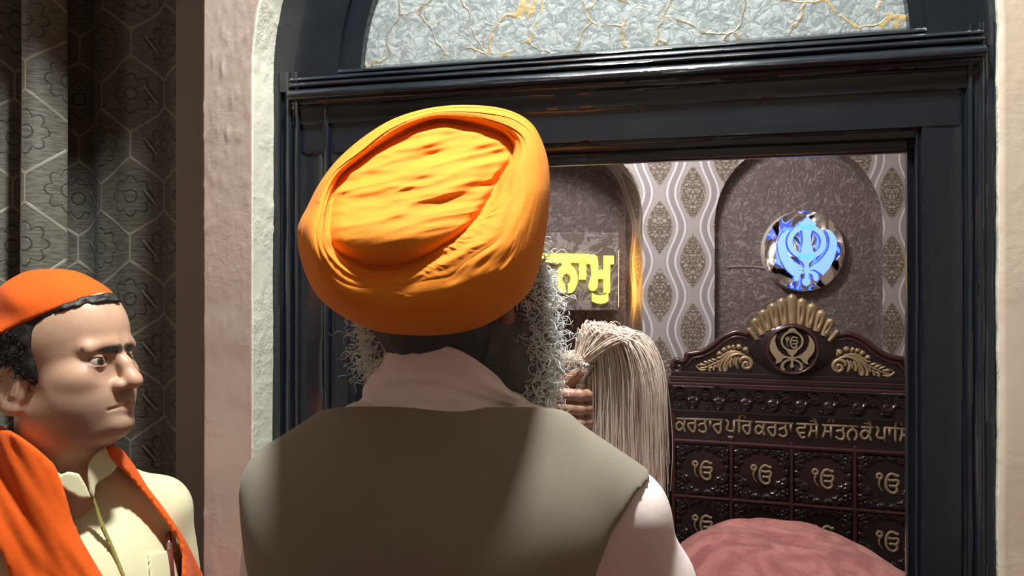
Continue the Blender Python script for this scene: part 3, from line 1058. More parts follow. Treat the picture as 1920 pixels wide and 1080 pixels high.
# ------------------------------------------------------------------ carved wooden backrest
d0 = ((1485 - 960) / F)
NB = d0 * 2.95 * math.sin(A18) + 2.95 * math.cos(A18)
def C(px, py, off=0.0):
    u, z = on(px, py, NB, A18)
    return (u, NB - off, z)
uc = on(1484, 700, NB, A18)[0]
back = root('carved_backrest', (uc, NB, 0), A18, 'dark lacquered wooden backrest carved with gold crest and inscription', 'backrest')
uE0, uE1 = on(1263, 850, NB, A18)[0], None
half = uc - uE0
uE1 = uc + half
uO = on(1214, 800, NB, A18)[0]     # left pillar outer edge
pilw = uE0 - uO
zTop = on(1484, 728, NB, A18)[1]
def zc(py): return on(1484, py, NB, A18)[1]
T = 0.05
# main board and pillars
bevel(mesh('board', boxv(uE0 - .01, uE1 + .01, NB + .004, NB + T, 0.06, zc(733)), BOXF, M['lacquer'], back), .003)
bevel(mesh('plinth', boxv(uO - .02, uE1 + pilw + .02, NB - .03, NB + T + .02, 0.0, 0.08), BOXF, M['lacquer'], back), .006)
def bmould(name, u0, u1, z0, z1, off, mat, bv=.004):
    return bevel(mesh(name, boxv(u0, u1, NB - off, NB + T, z0, z1), BOXF, mat, back), bv, 3)
for s0, s1 in ((uO, uE0 - .012), (uE1 + .012, uE1 + pilw)):
    p = bmould('pillar', s0, s1, 0.08, zc(733), .012, M['lacquer'])
    for zz_ in (zc(800), zc(850), zc(905), zc(955)):
        V = []
        um = (s0 + s1) / 2
        nn = 14
        mb = MB()
        for j in range(6):
            t = 2 * math.pi * j / 6
            pts = [(um + .02 * math.cos(t) * q, NB - .012 - .004 * math.sin(math.pi * q), zz_ + .036 * math.sin(t) * q) for q in (0, .3, .6, .85, 1)]
            mb.tube(pts, [.004, .007, .009, .007, .002], 6)
        mb.build('rosette', M['lacquer'], back, True)
    bmould('pillar_cap', s0 - .012, s1 + .006, zc(733), zc(719), .028, M['lacquer_red'])
    bmould('pillar_band', s0 - .004, s1, zc(770), zc(765), .02, M['lacquer'])

# cornice under the crest
bmould('cornice', uE0 - .03, uE1 + .03, zc(728), zc(722), .040, M['lacquer_red'], .004)
bmould('cornice', uE0 - .012, uE1 + .012, zc(722), zc(715.5), .034, M['lacquer'], .004)
bmould('cornice', uE0 - .018, uE1 + .018, zc(715.5), zc(711), .030, M['lacquer_red'], .003)
bmould('cornice', uE0 - .008, uE1 + .008, zc(711), zc(702), .022, M['lacquer'], .003)
bmould('band', uE0 - .01, uE1 + .01, zc(780), zc(776), .018, M['lacquer'], .002)
# frieze of vine and beads
def frieze(u0, u1, z0, z1, per, name='frieze'):
    h = z1 - z0
    nu = int((u1 - u0) / per * 26); nz = 18
    U, Z = np.meshgrid(np.linspace(u0, u1, nu), np.linspace(z0, z1, nz))
    t = (U - u0) / per * 2 * math.pi
    q = (Z - z0) / h * 2 - 1
    g = lambda a, s: np.exp(-(a / s) ** 2)
    hgt = g(q - .38 * np.sin(t), .16)
    for k in range(int((u1 - u0) / per * 2) + 1):
        c = u0 + (k + .5) * per / 2
        sg = 1 if k % 2 else -1
        rr = np.hypot((U - c) / h * 2, (q + sg * .35))
        hgt = np.maximum(hgt, g(rr - .36, .11) * .9)
        hgt = np.maximum(hgt, g(rr, .16) * 1.2)
    V = np.stack([U, NB - .004 - hgt * .010, Z], -1).reshape(-1, 3)
    return mesh(name, V, grid_faces(nu, nz), M['lacquer'], back, True)
frz = frieze(uE0, uE1, zc(776), zc(733), .104)
for s0, s1 in ((uO, uE0 - .012), (uE1 + .012, uE1 + pilw)):
    nu = 3
ball = MB()
for k in range(17):
    c = uE0 + (k + .5) * (uE1 - uE0) / 17
    zz_ = zc(744) if k % 2 else zc(769)
    v, f = [], []
    mbb = MB()
    for j in range(5):
        th = j / 4 * math.pi / 2
        for i in range(10):
            t = 2 * math.pi * i / 10
            v.append((c + .0075 * math.cos(th) * math.cos(t), NB - .012 - .0075 * math.sin(th), zz_ + .0075 * math.cos(th) * math.sin(t)))
    for j in range(4):
        for i in range(10):
            a, b = j * 10 + i, j * 10 + (i + 1) % 10
            f.append((a, b, b + 10, a + 10))
    mesh('bead', v, f, M['lacquer'], frz, True)

# ---- strokes helper: gold raised strokes on the board
def stroke3(mb, pts, r, off, n=5, closed=False, flat=.7, sub=5):
    P = catmull(pts, sub, closed)
    if closed: P = np.concatenate([P, P[:1]])
    P3 = np.array([(p[0], NB - off, p[1]) for p in P])
    rr = r if np.isscalar(r) else np.interp(np.linspace(0, 1, len(P3)), np.linspace(0, 1, len(r)), r)
    mb.tube(P3, rr, n, flat, (0, 1, 0))

def t1(p): return on(1260 + p[0] / 8.727, 770 + p[1] / 8.727, NB, A18)
def t2(p): return on(1470 + p[0] / 8.348, 780 + p[1] / 8.348, NB, A18)
def sh(L, dx, dy): return [(x + dx, y + dy) for x, y in L]
kA = [(205, 150), (202, 215), (188, 262), (217, 345)]
kB = [(186, 250), (155, 300), (112, 318), (76, 280), (74, 228), (108, 190), (150, 198)]
rA = [(380, 150), (380, 265), (368, 325), (345, 345), (312, 322), (270, 262), (264, 228), (298, 206), (375, 206)]
tA = [(548, 160), (532, 212), (480, 215), (436, 245)]
tB = [(532, 212), (556, 270), (556, 322), (515, 350), (470, 340), (430, 310)]
words1 = [
    [[(70, 128), (835, 150)], kA, ('c', kB), rA, tA, tB, [(625, 165), (625, 270)], sh(rA, 420, 20)],
    [[(1005, 160), (1320, 178)], [(880, 160), (905, 160), (920, 190), (915, 240), (895, 290), (920, 325), (960, 335), (1015, 330)], [(1015, 160), (1015, 382)], [(915, 427), (1005, 436)], [(1100, 385), (1100, 130), (1115, 80), (1150, 66), (1184, 82), (1196, 126)], sh(rA, 895, 38)],
    [[(1355, 182), (1990, 214)], sh(kA, 1296, 60), ('c', sh(kB, 1296, 60)), sh(rA, 1310, 68), sh(tA, 1315, 72), sh(tB, 1315, 72), [(1945, 212), (1945, 335)]],
]
words2 = [
    [[(190, 120), (545, 136)], [(325, 135), (325, 185), (240, 187), (205, 215), (225, 258), (270, 266), (328, 262)], [(225, 258), (255, 312), (288, 342), (328, 325)], [(420, 145), (425, 205), (385, 328)], [(510, 140), (510, 348)], [(415, 234), (505, 240)], [(508, 125), (492, 62), (455, 22), (403, 6)], [(495, 105), (465, 78), (400, 72)]],
    [[(590, 140), (1165, 166)], [(640, 150), (645, 212), (605, 340)], [(735, 155), (735, 358)], [(636, 242), (730, 248)], [(700, 97), (705, 50), (735, 28), (765, 50), (768, 98)], [(935, 170), (912, 225), (865, 226), (815, 244)], [(912, 225), (937, 280), (935, 335), (895, 366), (850, 352), (805, 322)], [(1070, 165), (1075, 215)], [(1030, 378), (1000, 330), (1000, 270), (1035, 226), (1075, 214), (1116, 230), (1138, 280), (1132, 330), (1100, 378)]],
    [[(1200, 170), (1400, 180)], [(1350, 175), (1347, 250), (1332, 300), (1368, 388)], ('c', [(1332, 280), (1300, 338), (1250, 355), (1210, 318), (1213, 258), (1258, 226), (1305, 236)]), [(1360, 172), (1345, 100), (1310, 62), (1258, 40)], [(1348, 145), (1318, 116), (1243, 110)]],
    [[(1565, 180), (1945, 206)], [(1430, 175), (1460, 178), (1476, 210), (1466, 255), (1450, 300), (1480, 340), (1560, 346)], [(1575, 178), (1575, 398)], [(1652, 190), (1652, 312)], [(1742, 408), (1742, 135), (1760, 96), (1795, 84), (1830, 105), (1842, 148)], [(1836, 205), (1848, 262), (1815, 398)], [(1844, 300), (1930, 306)], [(1930, 206), (1930, 412)]],
]
RL = 0.0050
for tr, ws in ((t1, words1), (t2, words2)):
    for wd in ws:
        mb = MB()
        for s in wd:
            cl = False
            if s[0] == 'c':
                s, cl = s[1], True
            stroke3(mb, [tr(p) for p in s], RL, .003, 6, cl, .6, 4)
        mb.build('inscription_word', M['gold_flat'], back, True)

# ---- panels
lines_v = [uE0, None, None, None, uE1]
cw = (uE1 - uE0) / 4
rows_z = [zc(840.5), zc(945.5)]
rh = rows_z[0] - rows_z[1]
for k in range(2, 5): rows_z.append(rows_z[0] - rh * k)
def relief():
    nu, nz = 64, 60
    hw, hh = cw / 2 - .008, rh / 2 - .008
    U, Z = np.meshgrid(np.linspace(-hw, hw, nu), np.linspace(-hh, hh, nz))
    a, b = np.abs(U) / hw, Z / hh
    g = lambda d, s: np.exp(-(d / s) ** 2)
    h = np.zeros_like(U)
    rnd = random.Random(5)
    # scrolls and berries in the corners, a plain octagon in the middle
    for (cx_, cz_, r_) in ((.78, .78, .17), (.50, .86, .12), (.86, .46, .13), (.80, -.62, .19), (.48, -.84, .13), (.90, -.25, .12), (.64, -.38, .10), (.20, -.92, .09), (.18, .93, .08), (.93, .12, .08)):
        rr = np.hypot(a - cx_, b - cz_)
        th = np.arctan2(b - cz_, a - cx_)
        h = np.maximum(h, g(rr - r_ * (.75 + .25 * np.cos(3 * th)), .035))
        h = np.maximum(h, 1.2 * g(rr, r_ * .35))
        for k in range(7):
            t = 2 * math.pi * k / 7 + cx_ * 5
            rr2 = np.hypot(a - cx_ - r_ * 1.25 * math.cos(t), b - cz_ - r_ * 1.25 * math.sin(t))
            h = np.maximum(h, .95 * g(rr2, .04))
    lim = np.hypot(a, b * .95)
    h *= np.clip((lim - .46) / .1, 0, 1)
    h *= np.clip((1 - np.maximum(a, np.abs(b))) / .04, 0, 1)
    V = np.stack([U, -h * .009, Z], -1).reshape(-1, 3)
    return V, grid_faces(nu, nz)
rv, rf = relief()
# the two characters of the symbol, traced at 10x
ek_ring = [(282 + 44 * math.cos(2 * math.pi * i / 14), 205 + 46 * math.sin(2 * math.pi * i / 14)) for i in range(14)]
ek = [ek_ring, [(312, 240), (285, 285), (274, 340), (288, 420), (340, 490)], [(622, 165), (580, 180), (540, 155), (490, 148), (440, 180), (405, 250), (395, 330), (405, 420), (440, 480), (500, 515), (560, 500), (590, 450), (580, 400), (550, 380), (445, 380)], [(425, 265), (500, 275), (590, 265), (614, 300), (602, 345), (570, 385)]]
EKS = cw / 4 * 4 / (115 * 10.1)
def ek_mesh(scale, r, off):
    mb = MB()
    for i, s in enumerate(ek):
        pts = [((x - 420) * scale, -(y - 330) * scale) for x, y in s]
        P = catmull(pts, 5, i == 0)
        if i == 0: P = np.concatenate([P, P[:1]])
        P3 = np.array([(p[0], -off, p[1]) for p in P])
        rr = np.full(len(P3), r)
        if i == 1: rr = np.linspace(r * 1.1, r * .25, len(P3))
        mb.tube(P3, rr, 6, .6, (0, 1, 0))
    return mb
ekm = ek_mesh(EKS, .0056, .004)
proto_p = proto_e = None
for r_ in range(3):
    for c_ in range(4):
        pu, pz = uE0 + (c_ + .5) * cw, (rows_z[r_] + rows_z[r_ + 1]) / 2
        loc = (pu - ORG[back.name][0], 0, pz)
        if proto_p is None:
            ORG['zero'] = np.zeros(3)
            p = mesh('carved_panel', rv, rf, M['lacquer'], None, True)
            e = mesh('gold_symbol', ekm.v, ekm.f, M['gold_flat'], None, True)
            proto_p, proto_e = p, e
            p.rotation_euler = e.rotation_euler = (0, 0, 0)
        else:
            p = proto_p.copy(); e = proto_e.copy()
            col.objects.link(p); col.objects.link(e)
        p.parent = back; p.location = loc
        e.parent = p; e.location = (0, 0, 0)
for k in range(5):
    u = uE0 + k * cw
    wdt = .0065 if 0 < k < 4 else .008
    bevel(mesh('rail', boxv(u - wdt, u + wdt, NB - .013, NB + .01, rows_z[-1], zc(828) if 0 < k < 4 else zc(778)), BOXF, M['lacquer_red'], back), .004)
bevel(mesh('rail', boxv(uE0, uE1, NB - .014, NB + .01, rows_z[0] - .001, rows_z[0] + .014), BOXF, M['lacquer_red'], back), .005)
for k in range(1, 4):
    bevel(mesh('rail', boxv(uE0, uE1, NB - .013, NB + .01, rows_z[k] - .0065, rows_z[k] + .0065), BOXF, M['lacquer_red'], back), .004)

# ---- crest
zb0 = zc(702)
def cpt(px, py):
    u, z = on(px, py, NB, A18)
    return (u - uc, z)
left_curve = [cpt(*p) for p in ((1263, 688), (1264, 678), (1270, 674), (1281, 677), (1287, 671), (1288, 664), (1298, 662), (1315, 659), (1335, 648), (1352, 634), (1368, 626), (1384, 622), (1404, 626))]
lc = catmull(left_curve, 5)
out = [(p[0], p[1]) for p in lc]
top = [(x, z) for x, z in out] + [(-x, z) for x, z in out[::-1]]
poly = [(out[0][0], zb0)] + top + [(-out[0][0], zb0)]
v, f, _ = plate([[(uc + x, z) for x, z in poly]], NB - .008, NB + .03, 'c', None, None)
bevel(mesh('crest_board', v, f, M['lacquer'], back), .002)
for sg in (1, -1):
    mb = MB()
    P3 = [(uc + sg * x, NB - .012, z) for x, z in out]
    mb.tube(P3, .0105, 8, 1.0, (0, 1, 0))
    # small scroll at the foot
    cc_ = cpt(1272, 688)
    sp = [(uc + sg * (cc_[0] + (.028 - .0042 * t) * math.cos(2.4 + t)), NB - .013, cc_[1] + (.026 - .004 * t) * math.sin(2.4 + t)) for t in np.linspace(0, 5.6, 26)]
    mb.tube(sp, .0085, 7, 1.0, (0, 1, 0))
    mb.build('crest_moulding', M['lacquer_red'], back, True)
    mb = MB()
    P2 = catmull([cpt(*p) for p in ((1285, 688), (1295, 676), (1300, 671), (1318, 667), (1338, 657), (1356, 642), (1372, 633), (1386, 631), (1402, 635))], 5)
    mb.tube([(uc + sg * p[0], NB - .010, p[1]) for p in P2], .0065, 7, 1.0, (0, 1, 0))
    mb.build('crest_bead', M['lacquer_red'], back, True)

# medallion with its dark side lobes
mc = cpt(1485, 655)
muc, mz = uc + mc[0], mc[1]
RM = abs(cpt(1437, 655)[0] - mc[0])
for k, (s, of) in enumerate(((1.68, .014), (1.50, .020), (1.33, .026), (1.18, .030))):
    V = []
    f = []
    n = 48
    prof = [(0, of), (s * RM - .008, of), (s * RM - .002, of - .003), (s * RM, of - .008), (s * RM, -.02)]
    for r_, o_ in prof:
        for i in range(n):
            t = 2 * math.pi * i / n
            V.append((muc + r_ * math.cos(t), NB - o_, max(mz + min(r_, RM * (1.02 + .02 * k)) * math.sin(t) * 1.0, zb0)))
    for j in range(len(prof) - 1):
        for i in range(n):
            a, b = j * n + i, j * n + (i + 1) % n
            f.append((a, b, b + n, a + n))
    mesh('medallion_lobe', V, f, M['lacquer'], back, True)
V, f = [], []
prof = [(0, .030), (RM * .90, .030), (RM * .905, .036), (RM * .94, .041), (RM, .040), (RM * 1.03, .034), (RM * 1.04, .0)]
n = 56
for r_, o_ in prof:
    for i in range(n):
        t = 2 * math.pi * i / n
        V.append((muc + r_ * math.cos(t), NB - o_, mz + r_ * math.sin(t)))
fm = []
for j in range(len(prof) - 1):
    for i in range(n):
        a, b = j * n + i, j * n + (i + 1) % n
        f.append((a, b, b + n, a + n)); fm.append(0 if j < 1 else 1)
med = mesh('medallion', V, f, [M['lacquer_matt'], M['lacquer_red']], back, True, mi=fm)
# gold emblem on the medallion, traced in a 170 x 120 window at 9x
def K9(p): return [(lambda q: (q[0], q[1]))(on(1400 + x / 9.0, 590 + y / 9.0, NB, A18)) for x, y in p]
OFM = .036
crown = [(760, 205), (780, 225), (810, 230), (820, 255), (840, 275), (870, 290), (760, 295), (650, 290), (680, 275), (700, 240), (735, 225)]
lks = [(505, 318), (450, 345), (400, 420), (378, 500), (390, 590), (430, 660), (480, 720), (495, 770), (480, 812), (530, 800), (580, 770), (595, 735), (650, 712), (720, 735), (735, 700), (660, 690), (590, 650), (530, 590), (490, 510), (470, 430), (485, 370)]
rks = [(1005, 330), (1060, 360), (1110, 430), (1135, 510), (1125, 600), (1085, 670), (1040, 710), (1010, 760), (1028, 828), (980, 812), (930, 775), (905, 735), (850, 712), (790, 735), (780, 700), (850, 690), (920, 655), (990, 590), (1030, 510), (1045, 430), (1035, 375)]
stem = [(660, 585), (760, 605), (850, 590), (815, 640), (775, 680), (770, 700), (800, 730), (775, 765), (775, 820), (790, 850), (765, 882), (735, 882), (718, 850), (735, 820), (735, 765), (710, 730), (740, 700), (735, 680), (690, 640)]
lhs = [(710, 735), (640, 750), (580, 800), (562, 870), (580, 915), (620, 928), (648, 905), (620, 890), (608, 860), (625, 810), (670, 775), (715, 765)]
rhs_ = [(800, 735), (860, 755), (920, 810), (942, 870), (930, 915), (895, 932), (855, 910), (890, 895), (900, 860), (880, 815), (840, 780), (790, 765)]
for polys in ([crown], [lks], [rks], [stem], [lhs], [rhs_], [circ(757, 438, 190, 168, 40), circ(757, 438, 158, 142, 40)]):
    v, f, _ = plate([K9(p) for p in polys], NB - OFM - .003, NB - OFM + .010, 'k', None, None)
    mesh('gold_emblem', v, f, M['gold_flat'], med)
q = on(1400 + 748 / 9., 590 + 460 / 9., NB, A18)
mb = ek_mesh(EKS * .58, .0030, 0)
mesh('gold_symbol', [(x + q[0], y + NB - OFM + .004, z + q[1]) for x, y, z in mb.v], mb.f, M['gold_flat'], med, True)

# shell of gold lobes over the medallion
def lobe(p0, p1, wd, hgt, groove=True):
    """raised petal from base p0 to tip p1 (u, z)"""
    p0, p1 = np.array(p0), np.array(p1)
    d = p1 - p0; L = np.linalg.norm(d); d /= L
    nrm = np.array([-d[1], d[0]])
    ns, nt_ = 13, 12
    V = []
    for j in range(nt_ + 1):
        t = j / nt_
        wv = wd * (0.62 + .38 * t) * math.sqrt(max(0.0, 1 - max(0, (t - .72) / .28) ** 2)) + 1e-4
        for i in range(ns):
            s = i / (ns - 1) * 2 - 1
            h = hgt * (max(0, 1 - s * s) ** .45) * (.8 + .2 * t) * (1 if t < .98 else .3)
            if groove and .15 < t < .72:
                h -= hgt * .55 * math.exp(-(s / .17) ** 2) * math.sin((t - .15) / .57 * math.pi)
            c = p0 + d * L * t + nrm * wv * s
            V.append((c[0], NB - .012 - h, c[1]))
    return V, grid_faces(ns, nt_ + 1)[:, ::-1]
tips = [(1402, 614), (1413, 596), (1428.5, 579.5), (1447, 567), (1464.5, 557.5), (1484, 550), (1503.5, 558), (1523, 568), (1541.5, 580.5), (1559, 597), (1571, 618)]
for i, tpx in enumerate(tips):
    tu, tz = on(tpx[0], tpx[1], NB, A18)
    ang = math.pi * (1 - (i + .3) / (len(tips) - .4))
    ang = math.radians(158) - i / (len(tips) - 1) * math.radians(136)
    bu, bz = muc + RM * 1.18 * math.cos(ang) * (1 + .28 * abs(math.cos(ang))), mz + RM * 1.02 * math.sin(ang)
    wdt = [.013, .022, .025, .025, .024, .024, .024, .025, .025, .022, .013][i]
    v, f = lobe((bu, bz), (tu, tz), wdt * 1.0, .022, i not in (0, 10, 5))
    mesh('crest_lobe', v, f, M['gold'], back, True)

# acanthus sprays, traced in a 140 x 90 window at 12x
def A12(p): return cpt(1280 + p[0] / 12.0, 630 + p[1] / 12.0)
spray = [
    ([(300, 665), (370, 735), (440, 762), (540, 750)], [.003, .006, .007, .003]),
    ([(330, 650), (430, 640), (540, 655)], [.002, .008, .003]),
    ([(400, 712), (520, 700), (640, 650), (860, 545), (1000, 420), (1150, 350), (1330, 365)], [.004, .004, .005, .005, .006, .006, .003]),
    ([(770, 480), (850, 480), (950, 400), (1090, 335), (1230, 335)], [.004, .006, .005, .005, .003]),
    ([(850, 790), (840, 690), (890, 580), (1000, 470), (1130, 395), (1300, 375)], [.008, .007, .006, .005, .005, .003]),
    ([(960, 790), (935, 690), (990, 560), (1110, 440), (1280, 400), (1440, 450)], [.010, .008, .007, .007, .008, .004]),
    ([(1000, 760), (1000, 650), (1040, 560)], [.005, .005, .003]),
    ([(1080, 700), (1070, 600), (1120, 490)], [.008, .008, .004]),
    ([(1150, 650), (1150, 560), (1190, 480)], [.005, .005, .003]),
    ([(1250, 740), (1210, 640), (1210, 540), (1260, 470)], [.004, .008, .006, .004]),
    ([(1290, 600), (1300, 530), (1380, 480), (1480, 500), (1545, 590), (1520, 690), (1430, 725), (1360, 680), (1370, 610), (1430, 585), (1470, 630), (1430, 655)], [.006, .009, .009, .009, .009, .008, .008, .008, .007, .007, .006, .005]),
    ([(480, 570), (540, 590), (620, 630)], [.004, .007, .003]),
    ([(570, 540), (630, 565), (710, 595)], [.004, .007, .003]),
    ([(650, 515), (710, 530), (790, 545)], [.004, .007, .003]),
    ([(775, 415), (830, 385), (890, 410)], [.005, .011, .005]),
    ([(880, 325), (940, 300), (1000, 345)], [.005, .012, .005]),
    ([(990, 255), (1045, 255), (1095, 305)], [.005, .011, .005]),
    ([(1110, 215), (1140, 240), (1180, 300)], [.008, .010, .005]),
    ([(1210, 220), (1270, 240), (1320, 270)], [.008, .014, .008]),
    ([(1350, 320), (1420, 300), (1470, 400)], [.006, .014, .004]),
    ([(610, 790), (620, 720), (680, 690)], [.007, .007, .003]),
    ([(700, 770), (710, 700), (750, 650)], [.006, .006, .003]),
    ([(780, 700), (790, 650), (830, 600)], [.005, .005, .003]),
]
for sg in (1, -1):
    mb = MB()
    for pts, rr in spray:
        P = catmull([A12(p) for p in pts], 5)
        r_ = np.interp(np.linspace(0, 1, len(P)), np.linspace(0, 1, len(rr)), rr) * .92
        mb.tube([(uc + sg * p[0], NB - .012, p[1]) for p in P], r_, 7, .9, (0, 1, 0))
    mb.build('leaf_carving', M['gold'], back, True)

# ------------------------------------------------------------------ pink velvet covering
def velvet():
    cxv, cyv = at(1508, 1000, 2.25)[0], 2.28
    nth, nr = 220, 90
    th = np.linspace(0, 2 * math.pi, nth, endpoint=False)
    rr = np.concatenate([np.linspace(0.0, 1.0, 60), np.linspace(1.01, 1.25, nr - 60)])
    TH, R = np.meshgrid(th, rr)
    ax_, ay_ = 0.395, 0.36
    se = (np.abs(np.cos(TH)) ** 3.2 + np.abs(np.sin(TH)) ** 2.6) ** (-1 / 3.0)
    k = np.minimum(R, 1.0)
    X_ = cxv + ax_ * k * se * np.cos(TH) * (1 + .10 * np.maximum(R - 1, 0))
    Y_ = cyv + ay_ * k * se * np.sin(TH)
    tx = (X_ - cxv) / ax_
    crown = 0.868 - 0.035 * np.maximum(tx + .15, 0) ** 1.4 - .06 * np.maximum(tx, 0) ** 2 - .035 * np.maximum(-tx - .35, 0) ** 1.5
    drop = np.where(R < 1, 1 - np.sqrt(np.maximum(1 - np.clip((k - .45) / .55, 0, 1) ** 2.6, 0)), 1)
    Z = crown - 0.16 * drop - np.maximum(R - 1, 0) / .25 * 0.76 * 1.0
    Z = np.maximum(Z, 0.012)
    fold = 0.013 * np.sin(TH * 13 + 2 * vn(TH * 2, R * 3)) * np.clip(R - .55, 0, .7)
    wr = 0.017 * fbm(X_ * 9 + Y_ * 4, Y_ * 6, 1.0, 3) + 0.030 * np.maximum(0, vn(X_ * 5 - Y_ * 2, Y_ * 3.0, 4)) ** 2
    X_ = X_ + fold * np.cos(TH); Y_ = Y_ + fold * np.sin(TH)
    Z = Z + wr * np.clip(1.15 - R * .6, 0, 1)
    return np.stack([X_, Y_, Z], -1).reshape(-1, 3), grid_faces(nth, nr, True), (cxv, cyv, 0)
v, f, og = velvet()
props(mesh('velvet_cloth', v, f, M['velvet'], None, True, og), 'dusty pink velvet cloth draped over a rounded stand before the backrest', 'cloth')

# ================================================================== PEOPLE
def rotz(p, ang):
    """world offset -> local, for a frame whose +x looks along ang"""
    c, s = math.cos(ang), math.sin(ang)
    q = np.empty_like(p)
    q[..., 0] = p[..., 0] * c + p[..., 1] * s
    q[..., 1] = -p[..., 0] * s + p[..., 1] * c
    q[..., 2] = p[..., 2]
    return q
def unrot(q, ang):
    c, s = math.cos(ang), math.sin(ang)
    p = np.empty_like(q)
    p[..., 0] = q[..., 0] * c - q[..., 1] * s
    p[..., 1] = q[..., 0] * s + q[..., 1] * c
    p[..., 2] = q[..., 2]
    return p

def legs_sdf(p, hip, foot_dir, extra=0.0, spread=.10, knee_r=.058, feet=True):
    """p in a frame with +x forward, z up from the floor; hip height"""
    q = mir(p)
    d = cap(q, (0, spread * .9, hip), (.02, spread, hip * .54), .082 + extra, .062 + extra)
    d = smin(d, cap(q, (.02, spread, hip * .54), (-.01, spread, .10), .062 + extra, .042 + extra), .03)
    if feet:
        ft = cap(q, (-.03, spread, .042), (.15, spread + .025, .030), .040, .030)
        d = smin(d, ft, .03)
        d = smax(d, -(p[..., 2] - .006), .004)
    return d

# ------------------------------------------------------------------ man with saffron turban (back view)
GX, GY = -.095, .93
man = root('person', (GX, GY, 0), 0, 'person seen from behind in saffron turban and grey waistcoat holding a whisk', 'person')
FA = math.radians(90)

def torso_c(p, off=0.0):
    d = ell(p, (-.098, .930, 1.265), (.210 + off, .118 + off, .205 + off))
    d = smin(d, ell(p, (-.105, .925, 1.02), (.19 + off, .115 + off, .26 + off)), .08)
    d = smin(d, cap(p, (-.180, .897, 1.464), (-.268, .905, 1.408), .048 + off, .050 + off), .05)
    d = smin(d, cap(p, (.018, .897, 1.460), (.142, .912, 1.372), .048 + off, .050 + off), .05)
    d = smin(d, cap(p, (-.17, .897, 1.464), (.008, .897, 1.462), .05 + off), .03)
    d = smin(d, ell(p, (-.095, .885, 1.375), (.185 + off, .092 + off, .105 + off)), .05)
    # shoulder blades
    d = smin(d, ell(p, (-.205, .862, 1.33), (.075 + off, .046 + off, .10 + off)), .06)
    d = smin(d, ell(p, (.005, .862, 1.325), (.075 + off, .046 + off, .10 + off)), .06)
    return d
HAND = at(1078, 772, 1.15)
ELB = v3(.235, 1.005, 1.10)
WR = v3(.092, 1.125, 1.392)
def arms_c(p, off=0.0):
    d = cap(p, (-.262, .91, 1.385), (-.325, .955, 1.10), .056 + off, .046 + off)
    d = smin(d, cap(p, (-.325, .955, 1.10), (-.27, 1.08, .90), .046 + off, .034 + off), .02)
    e = cap(p, (.132, .925, 1.365), (.178, .955, 1.27), .054 + off, .056 + off)
    e = smin(e, cap(p, (.175, .955, 1.27), ELB, .056 + off, .048 + off), .02)
    e = smin(e, cap(p, ELB, WR, .046 + off, .030 + off), .02)
    return np.minimum(d, e)
def body_c(p):
    q = rotz(p - v3(GX, GY, 0), FA)
    d = ell(p, (-.105, .945, 1.665), (.082, .10, .125))
    d = smin(d, cap(p, (-.10, .940, 1.60), (-.084, .935, 1.44), .054, .056), .03)
    d = smin(d, torso_c(p, -.022), .03)
    d = smin(d, arms_c(p, -.014), .03)
    d = smin(d, legs_sdf(q, .86, 0), .06)
    # left hand, hanging
    d = smin(d, cap(p, (-.27, 1.08, .90), (-.262, 1.13, .80), .026, .03), .02)
    return d
b1 = surfnet(body_c, (-.48, .70, 0.0), (.38, 1.25, 1.82), .008)
# ear and right hand at finer steps
def ear_c(p):
    q = p - v3(-.004, .945, 1.634)
    d = ell(q, (0, 0, 0), (.012, .020, .030))
    d = smin(d, ell(q, (-.004, -.002, -.022), (.010, .012, .011)), .01)
    return smax(d, -ell(q, (.010, -.004, .004), (.008, .011, .018)), .006)
b2 = surfnet(ear_c, (-.03, .90, 1.55), (.03, .99, 1.67), .003)
HX, HY, HZ = HAND
def hand_c(p):
    q = p - HAND
    d = cap(p, WR, HAND + v3(-.014, .002, -.045), .028, .030)
    palm = ell(q, (-.022, .006, -.012), (.019, .026, .044))
    d = smin(d, palm, .02)
    for k, (dz, ra) in enumerate(((.027, .0094), (.0065, .0098), (-.014, .0094), (-.033, .0084))):
        x0 = -.026 + .003 * k
        kn = v3(x0, -.020, dz + .004)
        m1 = v3(.004, -.029, dz + .002)
        m2 = v3(.017, -.012, dz)
        tp_ = v3(.010, .014, dz - .001)
        fgr = smin(cap(q, kn, m1, ra * 1.08, ra), cap(q, m1, m2, ra, ra * .95), .004)
        fgr = smin(fgr, cap(q, m2, tp_, ra * .95, ra * .85), .004)
        d = smin(d, fgr, .0018)
    th = smin(cap(q, (-.026, .010, .012), (-.012, .004, .046), .0125, .0115), cap(q, (-.012, .004, .046), (.004, -.008, .060), .0115, .0095), .005)
    return smin(d, th, .006)
b3 = surfnet(hand_c, HAND - v3(.075, .07, .10), HAND + v3(.06, .07, .09), .0026)
V, Q = join(b1, b2, b3)
ccol = np.tile(np.array([.36, .20, .14]), (len(V), 1))
mesh('body', V, Q, M['skin'], man, True, colr=ccol)

